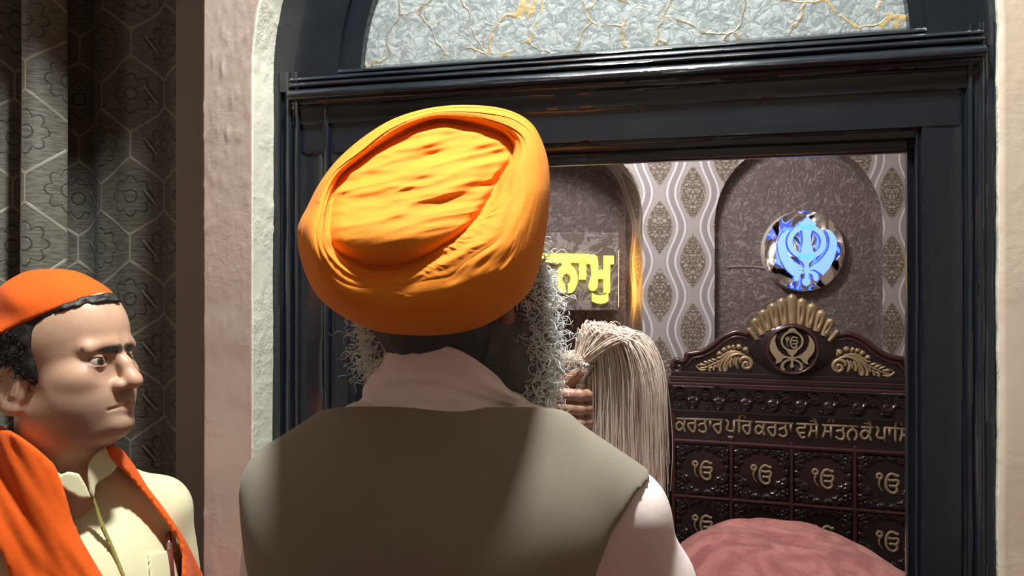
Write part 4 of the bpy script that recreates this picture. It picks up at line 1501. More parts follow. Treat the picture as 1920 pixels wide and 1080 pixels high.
# kurta (shirt) with sleeves
def kurta(p):
    d = torso_c(p, -.006)
    a = arms_c(p, .004)
    z = p[..., 2]
    wr = .0036 * np.sin(z * 34 + p[..., 0] * 52 + 2.5 * vn(p[..., 0] * 9, z * 7, p[..., 1] * 8)) * (p[..., 0] > .06) + .004 * vn(p[..., 0] * 14, z * 10, p[..., 1] * 14)
    d = smin(d, a + wr, .035)
    q = rotz(p - v3(GX, GY, 0), FA)
    sk = np.hypot(q[..., 0] / .62, q[..., 1]) - (.205 + .05 * np.clip((1.0 - z), 0, .6) / .6 + .008 * np.sin(np.arctan2(q[..., 1], q[..., 0]) * 9))
    sk = np.maximum(sk * .7, np.maximum(z - 1.05, .48 - z))
    d = smin(d, sk, .05)
    # cuffs stop at the wrist
    d = smax(d, .028 - np.linalg.norm(p - (HAND + v3(0, 0, -.045)), axis=-1), .01)
    d = np.maximum(d, .03 - np.linalg.norm(p - v3(-.27, 1.085, .885), axis=-1))
    return d
V, Q = surfnet(kurta, (-.50, .66, 0.40), (.42, 1.28, 1.56), .006)
mesh('kurta', V, Q, M['kurta'], man, True)

# waistcoat
def vest(p):
    x, y, z = p[..., 0], p[..., 1], p[..., 2]
    d = torso_c(p, .010)
    fold = .0035 * np.sin((x + .09) * 30 + (z - 1.3) * 22) * np.exp(-((z - 1.30) / .12) ** 2) + .0025 * vn(x * 11, z * 6, 3.0)
    d = d - .5 * fold
    seam = .0022 * np.exp(-((x + .128 - .02 * (z - 1.3)) / .003) ** 2) * (z < 1.42)
    d = d + seam
    zz = np.array([1.0, 1.10, 1.22, 1.28, 1.33, 1.37, 1.41, 1.44, 1.50])
    xr = np.interp(z, zz, [.080, .075, .078, .084, .096, .114, .145, .205, .23])
    xl = np.interp(z, zz, [-.30, -.31, -.325, -.335, -.336, -.334, -.330, -.325, -.34])
    d = smax(d, x - xr, .006)
    d = smax(d, xl - x, .006)
    top = z - (1.5165 - .28 * np.clip(y - .845, 0, .25))
    neck = .075 - np.hypot((x + .088), (y - 1.02) * .9)
    d = smax(d, top, .006)
    d = smax(d, neck - np.clip(1.50 - z, 0, .1) * .9, .006)
    d = np.maximum(d, .86 - z)
    d = np.maximum(d, np.minimum(.015 - np.abs(x + .09), y - 1.0) * -1 * 0 - 1)
    return d
V, Q = surfnet(vest, (-.42, .70, 0.84), (.28, 1.12, 1.56), .0048)
mesh('waistcoat', V, Q, M['vest'], man, True)

# shirt collar standing round the neck
def collar():
    nth, nr = 120, 26
    th = np.linspace(0, 2 * math.pi, nth, endpoint=False)
    t = np.linspace(0, 1, nr)
    TH, T_ = np.meshgrid(th, t)
    # angle -90 deg is the back (towards the camera)
    cx0 = -.082 + .006 * T_
    cy0 = .940 - .012 * T_
    rx = .119 - .040 * T_ ** .8 + .006 * np.sin(T_ * math.pi)
    ry = .092 - .026 * T_ ** .8 + .006 * np.sin(T_ * math.pi)
    c, s = np.cos(TH), np.sin(TH)
    X_ = cx0 + rx * c
    Y_ = cy0 + ry * s
    zb = 1.500 - .004 * np.maximum(c, 0)
    hgt = .082 - .058 * np.maximum(c, 0) ** 1.6 - .010 * np.maximum(-c, 0) ** 2 - .05 * np.maximum(s, 0)
    Z = zb + hgt * T_
    crease = -.0055 * np.exp(-((T_ - (.42 - .22 * c)) / .05) ** 2) * np.clip(.65 + c, 0, 1)
    fold = .003 * np.sin(TH * 5 + T_ * 9) * (1 - T_) + .0035 * vn(TH * 2.2, T_ * 5, 3)
    X_ = X_ + (crease + fold) * c; Y_ = Y_ + (crease + fold) * s
    out_ = np.stack([X_, Y_, Z], -1)
    inn = out_[-1:].repeat(6, 0).copy()
    k = np.linspace(0, 1, 6)[:, None]
    inn[..., 0] -= c[-1] * (.004 + .004 * k); inn[..., 1] -= s[-1] * (.004 + .004 * k)
    inn[..., 2] += .002 * np.sin(k * 3) - .05 * k
    G = np.concatenate([out_, inn])
    return G.reshape(-1, 3), grid_faces(nth, G.shape[0], True)
v, f = collar()
mesh('collar', v, f, M['kurta'], man, True)

def tr_c(p):
    q = rotz(p - v3(GX, GY, 0), FA)
    d = legs_sdf(q, .86, 0, .020, feet=False)
    return smax(smax(d, .06 - p[..., 2], .01), p[..., 2] - .90, .01)
V, Q = surfnet(tr_c, (-.40, .70, .02), (.22, 1.16, 1.0), .010)
mesh('trousers', V, Q, M['trousers'], man, True)

# nape hair
def nape(p):
    d = ell(p, (-.100, .925, 1.625), (.076, .083, .075))
    d = smin(d, ell(p, (-.092, .935, 1.575), (.060, .055, .05)), .02)
    d = d + .002 * vn(p[..., 0] * 120, p[..., 1] * 120, p[..., 2] * 40)
    return np.maximum(d, p[..., 1] - .945)
V, Q = surfnet(nape, (-.2, .82, 1.52), (0, .96, 1.72), .004)
mesh('nape_hair', V, Q, M['hair_nape'], man, True)

# beard: a soft mass plus silver curls
def beard_sdf(p):
    d = ell(p, (-.068, 1.005, 1.585), (.108, .075, .135))
    d = smin(d, ell(p, (.012, .985, 1.555), (.040, .045, .115)), .03)
    d = smin(d, ell(p, (-.160, .955, 1.585), (.030, .035, .040)), .02)
    d = smin(d, ell(p, (-.045, 1.03, 1.48), (.085, .06, .09)), .03)
    d = smin(d, ell(p, (.022, .965, 1.645), (.020, .03, .06)), .02)
    return d + .004 * vn(p[..., 0] * 60, p[..., 1] * 60, p[..., 2] * 60)
V, Q = surfnet(beard_sdf, (-.24, .88, 1.34), (.12, 1.14, 1.76), .005)
mesh('beard', V, Q, M['beard'], man, True)
def curls(V, keep, num, rad, lmin, lmax, thick, seed, outw=0.01, turns=(1.0, 2.6)):
    r = np.random.default_rng(seed)
    idx = np.nonzero(keep)[0]
    pick = r.choice(idx, num)
    P0 = V[pick]
    cen = V[idx].mean(0)
    dirv = P0 - cen
    dirv[:, 2] *= .4
    dirv /= np.linalg.norm(dirv, axis=1, keepdims=True) + 1e-9
    m = 16
    t = np.linspace(0, 1, m)[None]
    L = r.uniform(lmin, lmax, (num, 1))
    down = r.normal(0, 1, (num, 3)) * .8 + np.array([0, 0, -.9])
    down /= np.linalg.norm(down, axis=1, keepdims=True)
    w1 = np.cross(down, r.normal(size=(num, 3))); w1 /= np.linalg.norm(w1, axis=1, keepdims=True)
    w2 = np.cross(down, w1)
    ph = r.uniform(0, 6.28, (num, 1)); tn = r.uniform(*turns, (num, 1)) * 2 * math.pi
    rr = rad * r.uniform(.5, 1.4, (num, 1)) * (.4 + .6 * t)
    path = P0[:, None] + down[:, None] * (L * t)[..., None] + w1[:, None] * (rr * np.cos(ph + tn * t))[..., None] + w2[:, None] * (rr * np.sin(ph + tn * t))[..., None] + dirv[:, None] * (outw * np.sin(t * 2.0) * r.uniform(.2, 1.3, (num, 1)))[..., None]
    R = thick * (1.0 - .55 * t) * np.ones((num, 1))
    return many_tubes(path, R, 4)
px_, py_ = pix(V)
kp = ((px_ > 985) | (px_ < 745)) & (V[:, 1] < 1.06)
cv, cf = curls(V, kp, 1700, .0055, .016, .045, .00085, 3, .010)
o = mesh('beard_curls', cv, cf, M['beard_curl'], man, True)
o['kind'] = 'stuff'

# ---- turban
OUT = [(557, 440), (562, 480), (580, 530), (605, 565), (640, 592), (680, 612), (720, 624), (760, 630), (800, 632), (840, 629), (880, 620), (915, 607), (945, 590), (975, 566), (997, 540), (1012, 500), (1021, 455), (1028, 400), (1031, 345), (1027, 300), (1015, 262), (998, 233), (970, 213), (930, 201), (880, 197), (830, 199), (785, 207), (740, 222), (700, 244), (660, 274), (625, 308), (595, 350), (575, 390), (562, 415)]
LID = [(615, 419), (619, 456), (635, 475), (659, 488), (705, 503), (761, 498), (821, 468), (876, 428), (918, 372), (938, 330), (958, 297), (960, 272), (940, 252), (908, 240), (865, 230), (821, 226), (779, 238), (719, 270), (673, 302), (638, 331), (622, 368)]
def polar(P, cx_, cy_, th):
    P = catmull(P, 6, True)
    a = np.arctan2(P[:, 1] - cy_, P[:, 0] - cx_)
    r = np.hypot(P[:, 0] - cx_, P[:, 1] - cy_)
    o_ = np.argsort(a)
    a, r = a[o_], r[o_]
    return np.interp(th, np.concatenate([a - 2 * math.pi, a, a + 2 * math.pi]), np.concatenate([r, r, r]))
def turban():
    TCX, TCY = 790., 378.
    nth = 420
    th = np.linspace(-math.pi, math.pi, nth, endpoint=False)
    RO = polar(OUT, TCX, TCY, th)
    RL_ = polar(LID, TCX, TCY, th)
    ct, stn = np.cos(th), np.sin(th)
    def base(px, py):                      # depth of the lid plane
        t_ = (505 - py) / 278.
        return .792 + .150 * np.clip(t_ - .12, 0, 1.3) ** 1.35 - .016 * np.exp(-((t_ - .2) / .22) ** 2) + .010 * ((px - 800) / 200.)
    rows = []
    def push(r, y, add=0):
        px, py = TCX + r * ct, TCY + r * stn
        rows.append((px, py, y + add + 0 * px))
    # lid
    n1_ = 70
    for k in range(n1_):
        s = k / (n1_ - 1)
        r = RL_ * s * .985
        px, py = TCX + r * ct, TCY + r * stn
        y = base(px, py) - .022 * (1 - s ** 2.2)
        ca, sa = math.cos(-.20), math.sin(-.20)
        a = (px - 800) * ca + (py - 370) * sa
        b = -(px - 800) * sa + (py - 370) * ca
        up = np.clip((470 - py) / 120., .12, 1)
        wv = vn(a / 130. + 3, b / 24. + .5 * np.sin(a / 80.), 1.0) + .5 * vn(a / 60., b / 11., 5.0) + .18 * vn(a / 30., b / 7., 8.0)
        wv = wv + .5 * (np.abs(vn(a / 120. + 9, b / 17., 12.0)) * 2 - .8)
        y = y + .0068 * wv * up * np.clip((1.02 - s) / .12, .25, 1)
        for (qx, qy, sx, sy, am) in ((845, 262, 30, 13, .010), (818, 290, 38, 10, .006), (735, 372, 55, 11, .007), (690, 330, 34, 10, .005), (905, 335, 24, 12, .006), (725, 392, 44, 8, .004), (650, 340, 18, 10, .006)):
            y = y + am * np.exp(-((px - qx) / sx) ** 2 - ((py - qy + .22 * (px - qx)) / sy) ** 2)
        edge = np.clip((s - .86) / .14, 0, 1)
        y = y + .007 * edge ** 2
        rows.append((px, py, y))
    # rim of rolled layers
    n2_ = 46
    wrim = np.minimum(.42 * (RO - RL_), 46.0) * (1 + .25 * vn(th * 2.5, 1.0, 2.0))
    for k in range(n2_):
        s = (k + 1) / n2_
        r = RL_ + wrim * s
        px, py = TCX + r * ct, TCY + r * stn
        arch = math.sin(min(1, s * 1.15) * math.pi / 2)
        y0 = base(TCX + RL_ * ct, TCY + RL_ * stn)
        y = y0 + .007 - (.022) * arch
        ph = s * 2.0 * 2 * math.pi + 2.6 * vn(th * 2.2, s * 1.2, 4.0) + 1.0 * th
        y = y + .0034 * np.cos(ph) * (1 - s) ** .7 * (.35 + .65 * np.abs(vn(th * 1.7, 3.0, 1.0))) + .0016 * vn(th * 22 + s * 7, s * 6, 3.0) * (1 - s)
        rows.append((px, py, y))
    # outer band, bulging to the silhouette
    n3_ = 84
    y_r = base(TCX + RL_ * ct, TCY + RL_ * stn) - .015
    YO = .905 + .045 * np.clip(-stn, 0, 1) - .025 * np.clip(stn, 0, 1)
    Rr = RL_ + wrim
    for k in range(n3_):
        s = (k + 1) / n3_
        q = s * math.pi / 2
        r = Rr + (RO - Rr) * math.sin(q)
        y = y_r + (YO - y_r) * (1 - math.cos(q)) - .012 * math.sin(2 * q) * np.clip(stn + .3, 0, 1)
        px, py = TCX + r * ct, TCY + r * stn
        lay = s * 3.2 + .55 * np.sin(th - 2.3) * 1.4 + .25 * vn(th * 2, s * 2, 7)
        saw = lay - np.floor(lay)
        dsp = .0020 * np.exp(-saw * 5) * np.clip(.25 + .9 * vn(th * 1.3 + 4, np.floor(lay), 2), 0, 1)
        fine = (.0005 * vn(th * 2, s * 16 + 2 * np.sin(th), 3) + .0003 * vn(th * 4, s * 40, 5)) * min(1, s * 4)
        conv = .0022 * vn(th * 5, s * 16, 9.0) * np.exp(-((th - .75) / .45) ** 2)
        y = y - dsp + fine + conv
        rows.append((px + fine * 500 * ct, py + fine * 500 * stn, y))
    # hidden front half
    n4_ = 40
    for k in range(n4_):
        s = (k + 1) / n4_
        q = s * math.pi / 2
        r = RO * (1 - .62 * (1 - math.cos(q)))
        y = YO + .175 * math.sin(q)
        cxs = TCX + 10 * s
        rows.append((cxs + r * ct, TCY - 10 * s + r * stn, y))
    # close
    rows.append((np.full(nth, TCX + 10.), np.full(nth, TCY - 10.), YO * 0 + 1.07))
    P = np.array([np.stack(r) for r in rows])           # (rows, 3, nth)
    px, py, y = P[:, 0], P[:, 1], P[:, 2]
    # scale pixels at a common depth so the shape is true, then place each point on its own depth
    X_ = (px - 960) / F * y
    Z = CZ + (540 - py) / F * y
    yb = y[-41:]
    # front half keeps its metric size instead of growing with depth
    ys = np.minimum(y, YO[None])
    X_ = (px - 960) / F * ys
    Z = CZ + (540 - py) / F * ys
    G = np.stack([X_, y, Z], -1)
    return G.reshape(-1, 3), grid_faces(nth, len(rows), True)[:, ::-1]
v, f = turban()
mesh('turban', v, f, M['saffron'], man, True)

# ------------------------------------------------------------------ fly whisk in his right hand
whisk = root('fly_whisk', tuple(HAND + v3(.002, -.004, -.06)), 0, 'cream hair fly whisk with silver handle held up in a fist', 'fly whisk')
ROOT = at(1093, 694, 1.165)
h0 = HAND + v3(-.002, -.006, -.075)
h1 = at(1086, 722, 1.16)
mb = MB().tube(catmull([h0, HAND + v3(.0, -.006, 0), h1], 8), np.interp(np.linspace(0, 1, 17), [0, .5, .8, 1], [.010, .010, .011, .012]), 14)
mb.build('handle', M['silver'], whisk, True)
ax_ = np.array([.16, .05, 1.0]); ax_ /= np.linalg.norm(ax_)
def lathe_axis(o_, axv, prof, n=28):
    e1 = np.cross(axv, (0, 1, 0)); e1 /= np.linalg.norm(e1)
    e2 = np.cross(axv, e1)
    V, f = [], []
    for h, r in prof:
        for i in range(n):
            t = 2 * math.pi * i / n
            V.append(o_ + axv * h + r * (math.cos(t) * e1 + math.sin(t) * e2))
    for j in range(len(prof) - 1):
        for i in range(n):
            a, b = j * n + i, j * n + (i + 1) % n
            f.append((a, b, b + n, a + n))
    return V, f
v, f = lathe_axis(h1, ax_, [(-.004, .010), (0, .013), (.004, .0125), (.008, .010), (.014, .012), (.020, .0165), (.026, .020), (.029, .0215), (.032, .0212), (.036, .018), (.0385, .014), (.039, .002)])
cup = mesh('collar_cup', v, f, M['silver'], whisk, True)
for i in range(16):
    t = 2 * math.pi * i / 16
    e1 = np.cross(ax_, (0, 1, 0)); e1 /= np.linalg.norm(e1); e2 = np.cross(ax_, e1)
    c = h1 + ax_ * .0335 + .0205 * (math.cos(t) * e1 + math.sin(t) * e2)
    v, f = lathe_axis(c - ax_ * .0025, ax_, [(0, .0004), (.0008, .0018), (.0025, .0026), (.0042, .0018), (.005, .0004)], 8)
    mesh('bead', v, f, M['silver'], cup, True)
def whisk_hair():
    r = np.random.default_rng(5)
    n, m = 4600, 18
    t = np.linspace(0, 1, m)[None]
    base = h1 + ax_ * .034
    a = r.uniform(0, 2 * math.pi, (n, 1)); rr = .015 * np.sqrt(r.uniform(0, 1, (n, 1)))
    root_ = base + np.concatenate([rr * np.cos(a), rr * np.sin(a), np.zeros((n, 1))], 1)
    g = r.uniform(0, 1, (n, 1))
    Dx = .022 + .080 * g ** .8 + .006 * r.normal(size=(n, 1))
    few = r.uniform(0, 1, (n, 1)) < .06
    Dx = np.where(few, -.030 * r.uniform(.3, 1.1, (n, 1)), Dx)
    Dy = .014 + .022 * r.normal(size=(n, 1)) * (.4 + g)
    H = .058 - .016 * g + .004 * r.normal(size=(n, 1))
    drop = np.where(few, .0 + .05 * g, .19 + .09 * r.uniform(0, 1, (n, 1)))
    apex = .26
    zz = np.where(t < apex, H * (1 - ((t - apex) / apex) ** 2), H - drop * ((t - apex) / (1 - apex)) ** 1.35)
    zz = np.where(few, H * .45 * np.sin(np.minimum(t * 1.3, 1) * math.pi * .75) - .02 * t, zz)
    sp = 1 - (1 - np.minimum(t / .62, 1)) ** 2.2
    wob = .0022 * np.sin(t * r.uniform(5, 16, (n, 1)) + r.uniform(0, 6.28, (n, 1))) * t * (.5 + 2.0 * (r.uniform(0, 1, (n, 1)) < .25))
    X_ = root_[:, :1] + Dx * sp + wob + .012 * g * t
    Y_ = root_[:, 1:2] + Dy * sp + wob * .7
    Z = root_[:, 2:3] + zz
    P = np.stack([X_, Y_, Z], -1)
    R = (.00085 * (1 - .6 * t)) * np.ones((n, 1))
    return many_tubes(P, R, 3)
v, f = whisk_hair()
o = mesh('hair', v, f, M['whisk_hair'], whisk, True)
o['kind'] = 'stuff'

# ------------------------------------------------------------------ man at the left, orange head cloth and scarf
FH = math.radians(-11)             # head looks along this heading
PIT = math.radians(4)
FT = math.radians(-32)             # chest heading
EYE = np.array([.078, -.032, 0.0])
eyeW = at(178, 679, 1.17)
def hl(p):                          # world -> head frame
    q = rotz(p - HO, FH)
    c, s = math.cos(PIT), math.sin(PIT)
    x, z = q[..., 0] * c + q[..., 2] * s, -q[..., 0] * s + q[..., 2] * c
    return np.stack([x, q[..., 1], z], -1)
def hw(q):
    c, s = math.cos(PIT), math.sin(PIT)
    x, z = q[..., 0] * c - q[..., 2] * s, q[..., 0] * s + q[..., 2] * c
    return unrot(np.stack([x, q[..., 1], z], -1), FH) + HO
HO = np.zeros(3)
HO = eyeW - hw(EYE)
TO = np.array([HO[0] - .035 * math.cos(FT) + .015, HO[1] - .035 * math.sin(FT) + .02, 0])   # torso axis on the floor
man2 = root('person', tuple(TO), 0, 'person at the left in orange head cloth and scarf over pale yellow shirt', 'person')

def head_sdf(p):
    q = mir(p)
    d = ell(p, (-.020, 0, .040), (.108, .080, .100))
    d = smin(d, ell(p, (.018, 0, .050), (.081, .066, .078)), .03)
    d = smin(d, ell(p, (.030, 0, -.040), (.070, .064, .085)), .03)
    d = smin(d, ell(q, (.040, .041, -.046), (.042, .030, .042)), .025)
    d = smin(d, ell(q, (.060, .047, -.022), (.026, .020, .018)), .02)
    d = smin(d, ell(p, (.018, 0, -.080), (.074, .063, .042)), .03)
    d = smin(d, ell(p, (.090, 0, -.102), (.019, .024, .018)), .018)
    d = smin(d, ell(p, (.030, 0, -.112), (.053, .050, .027)), .03)
    d = smin(d, ell(p, (.068, 0, -.062), (.030, .036, .034)), .02)
    d = smin(d, cap(q, (.091, .010, .024), (.079, .046, .022), .011, .009), .016)
    d = smax(d, -sph(q, (.114, .034, -.004), .025), .015)
    # nose
    d = smin(d, cap(p, (.092, 0, .016), (.115, 0, -.028), .0082, .0122), .009)
    d = smin(d, sph(p, (.1065, 0, -.006), .0095), .008)
    d = smin(d, ell(p, (.119, 0, -.036), (.0150, .0135, .0125)), .010)
    d = smin(d, ell(q, (.104, .0160, -.040), (.0130, .0090, .0098)), .006)
    d = smax(d, -ell(q, (.111, .0075, -.0520), (.007, .0040, .006)), .004)
    # eyelids
    ec = v3(.078, .032, .0)
    s_ = sph(q, ec, .0160)
    zz = q[..., 2] - ec[2]
    d = smin(d, np.maximum(s_,   .0054 - zz + .16 * np.abs(q[..., 1] - .032)), .003)
    d = smin(d, np.maximum(s_ - .0002, zz + .0062 - .16 * np.abs(q[..., 1] - .032)), .004)
    # lips
    d = smin(d, cap(q, (.1040, 0, -.0665), (.0915, .025, -.0725), .0066, .0040), .005)
    d = smin(d, cap(q, (.1010, 0, -.0805), (.0905, .021, -.0785), .0090, .0055), .005)
    d = smax(d, -cap(q, (.1125, 0, -.0730), (.0955, .030, -.0765), .0022), .002)
    # ears
    qe = q - v3(-.034, .080, -.028)
    ca, sa = math.cos(.25), math.sin(.25)
    qe = np.stack([qe[..., 0] * ca - qe[..., 2] * sa, qe[..., 1] - .25 * qe[..., 0] * -1 * .8, qe[..., 0] * sa + qe[..., 2] * ca], -1)
    e = ell(qe, (0, 0, 0), (.026, .0085, .037))
    e = smax(e, -ell(qe, (.002, .010, .004), (.016, .008, .024)), .005)
    e = smin(e, cap(qe, (.010, .004, -.010), (.012, .003, .012), .005), .005)
    e = smin(e, ell(qe, (.006, .0, -.032), (.013, .0075, .012)), .006)
    d = smin(d, e, .010)
    # neck
    d = smin(d, cap(p, (-.020, 0, -.08), (-.045, 0, -.215), .062, .060), .03)
    return d

def head_world(p): return head_sdf(hl(p))
SH = 1.245                          # shoulder height
def tl(p): return rotz(p - TO, FT)
def torso2(q, off=0.0):
    m = mir(q)
    d = ell(q, (.015, 0, SH - .16), (.125 + off, .165 + off, .20 + off))
    d = smin(d, ell(q, (.03, 0, SH - .40), (.145 + off, .165 + off, .22 + off)), .08)
    d = smin(d, cap(m, (-.02, .055, SH + .055), (-.015, .155, SH - .010), .048 + off, .052 + off), .05)
    return d
def arms2(q, off=0.0):
    m = mir(q)
    d = cap(m, (-.015, .165, SH - .02), (-.01, .202, SH - .30), .054 + off, .046 + off)
    return smin(d, cap(m, (-.01, .202, SH - .30), (.09, .212, SH - .52), .046 + off, .032 + off), .02)
def body2(p):
    q = tl(p)
    d = smin(torso2(q, -.016), arms2(q, -.014), .03)
    d = smin(d, legs_sdf(q, .72, 0, spread=.09), .06)
    m = mir(q)
    d = smin(d, cap(m, (.09, .212, SH - .52), (.13, .210, SH - .60), .026, .028), .02)
    for k in range(4):
        d = smin(d, cap(m, (.13 + .004 * k, .212 + .016 * k - .012, SH - .61), (.15, .214 + .016 * k - .014, SH - .68 + .006 * abs(k - 1)), .0095, .0075), .006)
    d = smin(d, cap(m, (.12, .205, SH - .57), (.165, .195, SH - .63), .012, .009), .006)
    neck = cap(hl(p), (-.020, 0, -.08), (-.045, 0, -.215), .060, .058)
    return smin(d, neck, .04)
bb = surfnet(body2, (TO[0] - .38, TO[1] - .38, 0), (TO[0] + .38, TO[1] + .38, 1.42), .009)
hb = surfnet(head_world, HO - v3(.17, .17, .22), HO + v3(.20, .17, .17), .0020)
V, Q = join(bb, hb)
L_ = hl(V)
q = mir(L_)
ccol = np.tile(np.array([.55, .340, .235]), (len(V), 1))
def tint(mask, c):
    global ccol
    ccol = ccol * (1 - mask[:, None]) + np.array(c) * mask[:, None]
g = lambda d, s: np.clip(1 - d / s, 0, 1)
lipd = np.minimum(cap(q, (.105, 0, -.0670), (.090, .024, -.0720), .004), cap(q, (.103, 0, -.0795), (.089, .020, -.0765), .005))
tint(.75 * g(np.maximum(lipd, 0), .004), (.33, .145, .110))
shd = g(np.maximum(ell(L_, (.065, 0, -.088), (.055, .066, .042)), 0), .03) * (lipd > .003)
tint(.45 * shd, (.25, .165, .125))
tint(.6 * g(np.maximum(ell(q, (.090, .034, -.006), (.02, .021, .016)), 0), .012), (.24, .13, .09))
lidd = np.abs(np.linalg.norm(q - v3(.078, .032, 0), axis=-1) - .0158)
tint(.85 * g(lidd, .003) * ((q[:, 2] > .001) & (q[:, 2] < .0075) & (q[:, 0] > .08)), (.03, .02, .016))
browd = cap(q, (.102, .008, .018), (.078, .056, .022),   .0062, .0012)
tint(.92 * g(np.maximum(browd, 0), .004), (.022, .017, .014))
tint(.35 * g(np.maximum(ell(L_, (.125, 0, -.035), (.02, .016, .015)), 0), .01), (.46, .22, .15))
mesh('body', V, Q, M['skin'], man2, True, colr=ccol)
# eyebrow hairs
rr_ = np.random.default_rng(3)
paths = []
for s in (-1, 1):
    for k in range(150):
        t = rr_.uniform(0, .86) ** 1.15
        b = v3(.103 - .021 * t - .004 * t * t, s * (.010 + .046 * t), .017 + .007 * math.sin(t * 2.4) + rr_.normal() * .0026)
        dv = v3(-.004, s * .008, .0035 * (1 - 1.4 * t)) * rr_.uniform(.6, 1.2)
        tt = np.linspace(0, 1, 5)[:, None]
        paths.append(b + dv * tt + v3(.0018, 0, 0) * np.sin(tt * 3))
paths = hw(np.array(paths))
v, f = many_tubes(paths, np.tile(np.linspace(.00055, .0002, 5), (len(paths), 1)), 3)
o = mesh('eyebrows', v, f, M['hair_black'], man2, True)
o['kind'] = 'stuff'
# eyes
for s in (-1, 1):
    ec = v3(.078, s * .032, 0)
    gaze = v3(.94, -.18 + s * .0, .04); gaze /= np.linalg.norm(gaze)
    n = 24
    Vv = []
    for j in range(n + 1):
        a = math.pi * j / n
        for i in range(n):
            t = 2 * math.pi * i / n
            e1 = np.cross(gaze, (0, 0, 1)); e1 /= np.linalg.norm(e1); e2 = np.cross(gaze, e1)
            Vv.append(ec + .0143 * (gaze * math.cos(a) + math.sin(a) * (e1 * math.cos(t) + e2 * math.sin(t))))
    Vv = np.array(Vv)
    an = np.repeat(np.pi * np.arange(n + 1) / n, n)
    ce = np.where(an[:, None] < .19, np.array([.004, .004, .004]), np.where(an[:, None] < .47, np.array([.045, .022, .012]), np.array([.40, .34, .30])))
    mesh('eye', hw(Vv), grid_faces(n, n + 1, True), M['eye'], man2, True, colr=ce)

# hair
def hair_sdf(p):
    l = hl(p)
    q = mir(l)
    d = ell(l, (-.022, 0, .036), (.118, .090, .108))
    d = smin(d, ell(l, (.018, 0, .050), (.0885, .073, .0855)), .01)
    d = d + .005 * vn(l[..., 0] * 75, l[..., 1] * 75, l[..., 2] * 75)
    # hairline: keep behind the temple, above the ear, and a short sideburn
    front = l[..., 0] - np.interp(l[..., 2], [-.06, -.03, .0, .03, .055, .07, .08, .088, .10, .13], [-.015, .010, .010, .008, .012, .022, .042, .068, .12, .12])
    d = smax(d, front, .008)
    d = smax(d, np.interp(l[..., 0], [-.15, -.09, -.06, -.03, -.012, .02], [-.10, -.09, -.04, .012, -.028, -.036]) - l[..., 2], .008)
    lw = l[..., 2] - (.030 + .42 * (l[..., 0] + .09) + .05 * np.clip(l[..., 0] - .02, 0, 1))
    return smax(d, lw - .006, .004)
V, Q = surfnet(hair_sdf, HO - v3(.17, .17, .13), HO + v3(.17, .17, .17), .004)
mesh('hair', V, Q, M['hair_black'], man2, True)
lv = hl(V)
cv, cf = curls(V, (lv[:, 1] < .02) & (lv[:, 2] < .06) & (lv[:, 0] < -.004), 700, .005, .007, .016, .0007, 9, .006, (.8, 1.8))
o = mesh('hair_curls', cv, cf, M['hair_black'], man2, True)
o['kind'] = 'stuff'

# head cloth
def cloth_sdf(p):
    l = hl(p)
    d = ell(l, (-.026, 0, .048), (.122, .094, .106))
    x, y, z = l[..., 0], l[..., 1], l[..., 2]
    st_ = x * .45 + z
    d = d - .0050 * np.sin(st_ * 62 + 3 * vn(x * 16, y * 16, z * 16)) * np.clip((-x + .05) / .1, 0, 1) - .0025 * vn(x * 25 + z * 10, y * 12, z * 34)
    low = (z - (.030 + .42 * (x + .09) + .05 * np.clip(x - .02, 0, 1)))
    d = smax(d, -low, .004)
    knot = ell(l, (-.15, 0, .0), (.03, .03, .03))
    return smin(d, knot, .02)
V, Q = surfnet(cloth_sdf, HO - v3(.23, .22, .08), HO + v3(.18, .17, .19), .0035)
mesh('head_cloth', V, Q, M['orange'], man2, True)

# shirt
def shirt2(p):
    q = tl(p)
    z = q[..., 2]
    d = smin(torso2(q), arms2(q, .006) + .003 * vn(q[..., 0] * 14, q[..., 1] * 14, z * 9), .035)
    sk = np.hypot(q[..., 0] / .66 - .02, q[..., 1]) - (.185 + .03 * np.clip(1.0 - z, 0, .6))
    sk = np.maximum(sk * .7, np.maximum(z - .95, .58 - z))
    d = smin(d, sk, .06)
    l = hl(p)
    d = d - .002 * vn(q[..., 0] * 18, q[..., 1] * 13, z * 8)
    neck = cap(l, (-.020, 0, -.08), (-.030, 0, -.165), .068, .070)
    vneck = np.maximum(np.abs(q[..., 1]) - np.clip((z - (SH - .035)) * .42, 0, .05), -(q[..., 0] - .0))
    d = smax(d, -neck, .006)
    return d
V, Q = surfnet(shirt2, (TO[0] - .40, TO[1] - .40, .5), (TO[0] + .40, TO[1] + .40, 1.42), .006)
mesh('shirt', V, Q, M['shirt'], man2, True)

def hull2(p, off, k=.035):
    q = tl(p)
    d = smin(torso2(q, off), arms2(q, .006 + off), k)
    l = hl(p)
    return smin(d, cap(l, (-.022, 0, -.115), (-.035, 0, -.26), .070 + off * .6, .078 + off * .6), .05)

